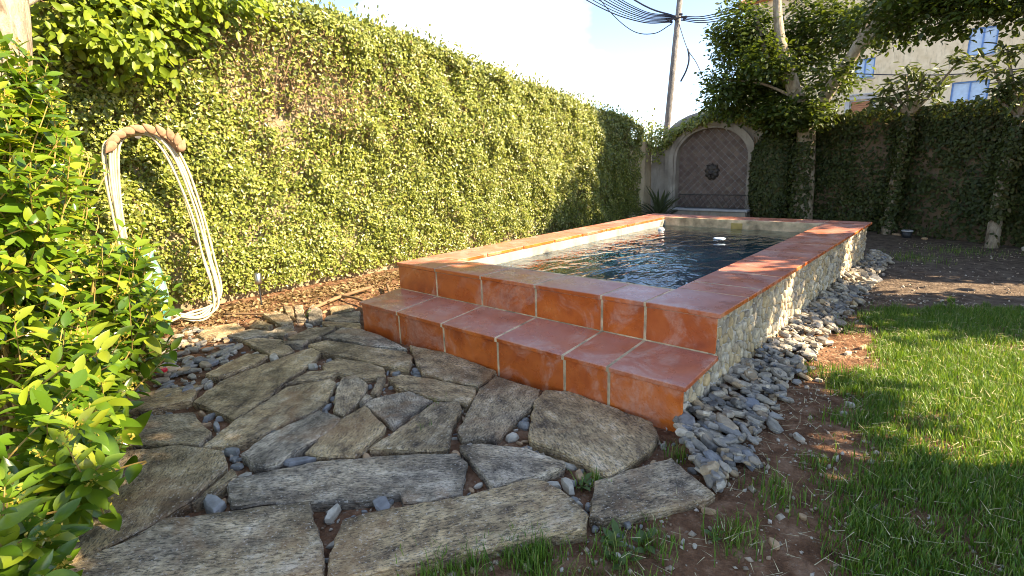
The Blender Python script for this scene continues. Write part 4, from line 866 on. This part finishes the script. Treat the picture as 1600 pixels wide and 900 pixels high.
# wall body round the opening
outer = [(NX-1.02, -.05)]+[(NX-1.02*math.cos(a), SP+.25+.62*math.sin(a)**.8) for a in np.linspace(0, math.pi, 16)]+[(NX+1.02, -.05)]
A1, A2 = arch(NW+.12, RISE+.10), outer; n = len(A1); mb = MB()
V = [(x, 8.5, z) for x, z in A1]+[(x, 8.5, z) for x, z in A2]+[(x, 8.9, z) for x, z in A2]+[(x, YB+.02, z) for x, z in A1]
F = [(k, k+1, n+k+1, n+k) for k in range(n-1)]+[(n+k, n+k+1, 2*n+k+1, 2*n+k) for k in range(n-1)]+[(3*n+k, 3*n+k+1, k+1, k) for k in range(n-1)]+[tuple(2*n+k for k in range(n))]
off_n(mb.add(V, F).build('surround', M['niche'], nic))
def moulding(w0, r0, w1, r1, y0, y1, name):
    a, b = arch(w0, r0), arch(w1, r1); V = [(x, y0, z) for x, z in a]+[(x, y0, z) for x, z in b]+[(x, y1, z) for x, z in a]+[(x, y1, z) for x, z in b]; n = len(a)
    F = [(k, n+k, n+k+1, k+1) for k in range(n-1)]+[(n+k, 3*n+k, 3*n+k+1, n+k+1) for k in range(n-1)]+[(2*n+k, k, k+1, 2*n+k+1) for k in range(n-1)]
    return off_n(MB().add(V, F).build(name, M['niche'], nic))
moulding(NW-.002, RISE, NW+.125, RISE+.105, 8.455, 8.64, 'arch_moulding'); moulding(NW+.05, RISE+.05, NW+.16, RISE+.14, 8.43, 8.456, 'arch_rib')
mb = MB(); a = arch(NW+.05, RISE+.05); off_n(mb.add([(x, YB+.012, z) for x, z in a], [tuple(range(len(a)))]).build('tile_ground', M['greystone'], nic))
capV = [(NX-1.08*math.cos(t), SP+.24+.66*math.sin(t)**.8) for t in np.linspace(.35, math.pi-.35, 12)]
off_n(MB().tube([(x, 8.62, z) for x, z in capV], .075, 8).build('capstone', M['niche'], nic, True))
clip = arch(NW-.004, RISE-.004); ctr = (NX, 1.0)
def clip_poly(poly, C):
    for k in range(len(C)):
        a, b = C[k], C[(k+1) % len(C)]; ex, ez = b[0]-a[0], b[1]-a[1]; s0 = ex*(ctr[1]-a[1])-ez*(ctr[0]-a[0]); out = []
        for i in range(len(poly)):
            p, q = poly[i], poly[(i+1) % len(poly)]; dp = (ex*(p[1]-a[1])-ez*(p[0]-a[0]))*s0; dq = (ex*(q[1]-a[1])-ez*(q[0]-a[0]))*s0
            if dp >= 0: out.append(p)
            if dp*dq < 0: t = dp/(dp-dq); out.append((p[0]+t*(q[0]-p[0]), p[1]+t*(q[1]-p[1])))
        poly = out
        if len(poly) < 3: return []
    return poly
D = .078; whole = None; tn = 0
for i in range(-12, 13):
    for j in range(-2, 30):
        if (i+j) % 2: continue
        cx, cz = NX+i*D, .30+j*D; q = D-.0075; poly = clip_poly([(cx-q, cz), (cx, cz-q), (cx+q, cz), (cx, cz+q)], clip)
        if len(poly) < 3 or max(p[1] for p in poly) < .28: continue
        area = abs(.5*sum(poly[k][0]*poly[(k+1) % len(poly)][1]-poly[(k+1) % len(poly)][0]*poly[k][1] for k in range(len(poly))))
        if area < .0008: continue
        full = area > 1.98*q*q
        if full and whole: me = whole
        else:
            L = [(p[0]-cx, p[1]-cz) for p in poly]; m = len(L); A = sum(L[k][0]*L[(k+1) % m][1]-L[(k+1) % m][0]*L[k][1] for k in range(m))
            if A < 0: L = L[::-1]
            V = [(x, 0, z) for x, z in L]+[(x, .012, z) for x, z in L]; me = mesh('diamond_tile', V, [tuple(range(m))]+[(m+k, m+(k+1) % m, (k+1) % m, k) for k in range(m)])
            if full: whole = me
        o = link('diamond_tile', me, M['nichetile'], nic); o.location = (cx+.58, YB-.004-8.5+random.uniform(-.0015, .0015), cz); tn += 1
# side pilaster and return wall
off_n(MB().cbox(-1.98, -1.62, 8.56, 8.9, -.05, 1.62, .01).build('pilaster', M['niche'], nic))
off_n(MB().cbox(.44, .62, 8.54, 8.88, -.05, 1.55, .01).build('buttress', M['niche'], nic))
tag(MB().cbox(-2.55, -2.0, 8.30, 8.62, -.05, 1.72, .012).build('corner_pier', M['stucco']), 'ochre stucco pier in the corner between ivy wall and niche', 'pier')
bench = empty('niche_bench', (-.5, 8.2, 0)); tag(bench, 'low rendered basin wall in front of the niche', 'bench wall')
MB().cbox(-.72, .78, -.06, .12, -.05, .255, .008).build('front_wall', M['niche'], bench); MB().cbox(-.76, .82, -.09, .24, .255, .30, .01).build('ledge', M['greystone'], bench)
rail = empty('iron_railing', (-.5, 8.2, .30)); tag(rail, 'low wrought iron railing with wavy bars on the basin wall', 'railing')
MB().tube([(-.62, 0, .285), (.76, 0, .285)], .010, 6).build('top_rail', M['iron'], rail); MB().tube([(-.62, 0, .02), (.76, 0, .02)], .008, 6).build('bottom_rail', M['iron'], rail)
bar = mesh('bar', *tube(spline([(0, 0, .02), (.028, 0, .075), (-.022, 0, .15), (.028, 0, .225), (0, 0, .28)], 4), .0055, 4))
for k in range(24): o = link('bar', bar, M['iron'], rail); o.location = (-.6+k*.0585, 0, 0); o.scale = (1 if k % 2 else -1, 1, 1)
# lion mask
mask = empty('lion_mask', (-.60, 8.612, 1.04)); tag(mask, 'dark bronze lion mask on the tiled niche', 'mask')
nr_, na = 9, 36; V = [(0, -.075, -.01)]; F = []
for i in range(1, nr_+1):
    r = i/nr_
    for k in range(na):
        a = 2*math.pi*k/na; mane = 1+.10*math.sin(9*a)*(r > .7)+.04*math.sin(17*a)*(r > .8); R = .15*r*mane; x, z = R*math.cos(a), R*math.sin(a)*1.12
        h = .055*math.sqrt(max(0, 1-r**2.2))+.018*(r > .62)*(1+math.sin(9*a+2*r))*(1-r)*2
        h += .045*math.exp(-((x/.035)**2+((z+.03)/.04)**2)) - .028*math.exp(-(((abs(x)-.045)/.017)**2+((z-.03)/.014)**2)) + .018*math.exp(-(((abs(x)-.045)/.03)**2+((z-.058)/.012)**2)) - .03*math.exp(-((x/.03)**2+((z+.075)/.014)**2))
        V.append((x, -h, z))
for k in range(na): F.append((0, 1+(k+1) % na, 1+k))
for i in range(nr_-1):
    for k in range(na): a, b = 1+i*na+k, 1+i*na+(k+1) % na; F.append((a, b, b+na, a+na))
MB().add(V, F).build('face', M['bronze'], mask, True)
MB().tube([(0, -.05, -.085), (0, -.13, -.09)], [.014, .011], 8).build('spout', M['bronze'], mask)
for s in (-1, 1): MB().add(*lathe([(.001, .02), (.02, .012), (.024, 0), (.001, -.005)], 8)).build('ear', M['bronze'], mask, True).location = (s*.105, -.04, .12)
# ivy spilling over the niche's crown
top = empty('niche_creeper', (-.7, 8.5, 1.9)); tag(top, 'sunlit creeper spilling over the niche crown and pier', 'creeper')
def topgen(n, rg):
    t = rg.uniform(0, 1, n); x = -2.25+2.75*t; zc = np.interp(x, [-2.3, -1.9, -1.5, -1.1, -.6, -.1, .4, .6], [1.75, 1.78, 1.80, 2.02, 2.2, 2.2, 2.02, 1.85]); d = np.interp(x, [-2.3, -1.8, -1.5, -1.3, -.5, .5], [.24, .28, .15, .06, .09, .13])
    z = zc+rg.normal(0, 1, n)*d*.7-.02; y = 8.45+rg.normal(0, .12, n); return np.stack([x, y, z], -1), np.tile(np.array([.2, -.8, .5]), (n, 1))
ivy_on(top, (-.7, 8.5, 1.9), topgen, 3600, .07, 72, 'hedge')
# strap leaved plant
yu = empty('strap_leaf_plant', (-1.42, 7.9, 0)); tag(yu, 'spiky strap leaved plant left of the niche railing', 'plant')
SLm = mesh('leaf', *bigleaf(.075, .35, .3, 5), smooth=True); ry = random.Random(6)
for k in range(64):
    o = link('leaf', SLm, M['strap'], yu); L = ry.uniform(.45, .8); o.scale = (L, L, L); o.rotation_euler = (ry.uniform(-.3, .3), -ry.uniform(.35, 1.45), ry.uniform(0, 6.28)); o.location = (ry.uniform(-.06, .06), ry.uniform(-.06, .06), ry.uniform(0, .12))
pot = empty('plant_pot', (2.92, 7.75, -.04)); tag(pot, 'small dark pot with grey rim at foot of the back ivy', 'pot')
MB().add(*lathe([(.001, 0), (.07, 0), (.10, .16), (.085, .155), (.001, .12)], 14)).build('body', M['dark'], pot, True); MB().add(*lathe([(.10, .15), (.112, .16), (.10, .175), (.085, .16)], 14)).build('rim', M['greystone'], pot, True); pot.scale = (.75, .75, .8)
for i, (x, y, s) in enumerate(((2.75, 7.95, .09), (3.15, 7.75, .06), (4.3, 7.25, .08), (4.45, 7.15, .06))):
    o = link('back_stone', PBm[i, 3 if i < 2 else 1], None); o.location = (x, y, -.02); o.scale = (s, s*.8, s*.7)
    tag(o, ['brown stone left of the dark pot under ivy', 'small brown stone right of the dark pot', 'pale stone right of the bare tree foot', 'smaller pale stone farthest right below ivy'][i], 'stone', 'stones under the back ivy')

# ------------------------------------------------------------------ utility pole and cables
pole = empty('utility_pole', (-2.98, 11, 0)); tag(pole, 'leaning weathered wooden utility pole behind the niche', 'utility pole')
pa, pb = Vector((0.02, 0, -.1)), Vector((.50, 0, 6.4))
MB().tube([pa, pa.lerp(pb, .5), pb], [.095, .08, .065], 12).build('shaft', M['wood'], pole, True)
k0 = Vector((.36, 0, 4.78))
br = MB(); rr = random.Random(12)
for q in range(9): p = k0+Vector((rr.uniform(-.16, .24), rr.uniform(-.1, .02)-.06, rr.uniform(-.09, .06))); br.tube([p, p+Vector((rr.uniform(-.09, .09), 0, rr.uniform(-.05, .05)))], .028, 6)
tag(br.build('cable_clamps', M['cable'], pole), kind='stuff')
MB().cbox(k0.x-.22, k0.x+.30, -.13, -.09, k0.z-.03, k0.z+.0, .006).build('cross_bracket', M['iron'], pole)
def cable(p, r, lab): tag(MB().tube(spline(p, 7), r, 5).build('overhead_cable', M['cable'], None, True), lab, 'cable', 'overhead cables on the pole')
kx = -2.98+k0.x
for i in range(8):
    z = 4.70+i*.022; e = .30+i*.16
    cable([(kx-.08, 10.9, z), (kx-1.0, 10.95, z+.15+e*.12), (kx-2.4, 11.0, z+.75+e*.4), (kx-5.2, 11.2, z+2.4+e)], .011+.004*(i % 3 == 0),
          ['lowest', 'second lowest', 'third lowest', 'fourth lowest', 'fourth highest', 'third highest', 'second highest', 'uppermost'][i]+' cable of the bundle rising left from pole')
cable([(kx-.1, 10.9, 4.66), (kx-.6, 10.9, 4.52), (kx-1.3, 10.95, 4.75), (kx-2.2, 11, 5.6), (kx-3.2, 11.1, 7)], .012, 'slack cable looping below the left bundle')
cable([(kx+.02, 10.9, 4.8), (kx-1.2, 11, 5.45), (kx-4, 11.2, 7.6)], .022, 'thick straight cable rising left above the bundle')
for i in range(4): cable([(kx+.15, 10.9, 4.70+i*.03), (kx+.9, 10.8, 4.50+i*.05), (kx+2.3, 10.6, 4.45+i*.09)], .012, ['lowest', 'second', 'third', 'highest'][i]+' cable running right from pole into tree')
cable([(kx+.15, 11, 5.6), (kx+.6, 10.9, 5.25), (kx+1.5, 10.8, 4.95), (kx+2.4, 10.6, 4.9)], .026, 'thick twisted cable above, entering the tree at right')
cable([(kx+.1, 10.9, 4.62), (kx+.35, 10.9, 4.0), (kx+.62, 10.9, 3.6), (kx+.95, 10.9, 2.9)], .010, 'thin wire slanting down right from pole to tree')
cable([(kx+.36, 10.9, 4.0), (kx+.40, 10.9, 3.75), (kx+.34, 10.9, 3.5), (kx+.20, 10.9, 3.25)], .022, 'short black cable end dangling right of pole')

# ------------------------------------------------------------------ house behind the back wall
house = empty('village_house', (2, 24, 0)); tag(house, 'cream rendered old house with blue windows behind the back wall', 'house')
HYF = 24.0
WIN = [(-.88, -.20, 4.30, 5.05, 'blue'), (2.62, 3.42, 4.65, 5.6, 'blue'), (2.33, 3.40, 3.05, 3.78, 'blind'), (-.93, -.16, 2.35, 3.45, 'shutter'), (6.0, 7.0, 3.0, 4.2, 'blue'), (6.0, 7.0, 5.6, 6.8, 'blue'), (-4.3, -3.4, 4.4, 5.4, 'blue')]
xs = sorted({-5.4, 12.0, *[w[0] for w in WIN], *[w[1] for w in WIN]}); zs = sorted({-.5, 8.0, *[w[2] for w in WIN], *[w[3] for w in WIN]}); mb = MB()
vid = {}
def vv(x, z, d=0):
    if (x, z, d) not in vid: vid[x, z, d] = len(mb.V); mb.V.append((x-2, d, z))
    return vid[x, z, d]
for x0, x1 in zip(xs[:-1], xs[1:]):
    for z0, z1 in zip(zs[:-1], zs[1:]):
        if any(w[0] <= x0 and x1 <= w[1] and w[2] <= z0 and z1 <= w[3] for w in WIN): continue
        mb.F.append((vv(x0, z0), vv(x1, z0), vv(x1, z1), vv(x0, z1)))
for w in WIN:
    c = [(w[0], w[2]), (w[1], w[2]), (w[1], w[3]), (w[0], w[3])]
    for k in range(4): a, b = c[k], c[(k+1) % 4]; mb.F.append((vv(*a), vv(*a, .22), vv(*b, .22), vv(*b)))
mb.F += [(vv(-5.4, -.5), vv(-5.4, 8.0), vv(-5.4, 8.0, 9.), vv(-5.4, -.5, 9.)), (vv(12., -.5), vv(12., -.5, 9.), vv(12., 8.0, 9.), vv(12., 8.0)), (vv(-5.4, -.5, 9.), vv(-5.4, 8., 9.), vv(12., 8., 9.), vv(12., -.5, 9.))]
mb.build('wall', M['house'], house)
MB().add([(-7.8, -.4, 7.98), (10.4, -.4, 7.98), (10.4, 9.4, 7.98), (-7.8, 9.4, 7.98), (-7.8, 4.5, 10), (10.4, 4.5, 10)], [(0, 1, 5, 4), (2, 3, 4, 5), (0, 4, 3), (1, 2, 5), (0, 3, 2, 1)]).build('roof', M['orange'], house)
for x0, x1, z0, z1, kd in WIN:
    x0, x1 = x0-2, x1-2; m = {'blue': 'blue', 'blind': 'blue', 'shutter': 'greystone'}[kd]; w = MB(); t = .05
    for a in ((x0, x0+t, z0, z1), (x1-t, x1, z0, z1), (x0+t, x1-t, z0, z0+t), (x0+t, x1-t, z1-t, z1)): w.cbox(a[0], a[1], .05, .12, a[2], a[3], .006)
    win = w.build('window', M[m], house)
    if kd == 'shutter':
        n = 12
        for k in range(n): h = (z1-z0-2*t)/n; MB().cbox(x0+t, x1-t, .06, .09, z0+t+k*h+.006, z0+t+(k+1)*h-.004, .006).build('slat', M['orange'], win)
        w = MB(); w.cbox(x0-.16, x0, -.05, .06, z0, z1+.02, .01).cbox(x1, x1+.16, -.05, .06, z0, z1+.02, .01).cbox(x0-.16, x1+.16, -.05, .06, z1+.02, z1+.18, .01).cbox(x0-.20, x1+.20, -.10, .06, z1+.18, z1+.24, .01)
        w.build('window_surround', M['greystone'], house)
    else:
        MB().cbox(x0+t, x1-t, .10, .11, z0+t, z1-t, .002).build('pane', M['paleblue'], win)
        MB().cbox((x0+x1)/2-.025, (x0+x1)/2+.025, .06, .099, z0+t, z1-t, .004).build('mullion', M['blue'], win)
        if kd == 'blind': MB().cbox(x0-.25, x1+.02, -.12, .05, z0-.16, z0-.02, .01).build('sill', M['greystone'], house)
        else: MB().cbox(x0-.06, x1+.06, -.06, .05, z0-.07, z0-.01, .008).build('sill', M['greystone'], house)
cable([(-3.2, 23.6, 4.9), (.6, 23.7, 4.25), (3.5, 23.7, 4.0), (9, 23.7, 4.1)], .02, 'thin cable strung across the house front')
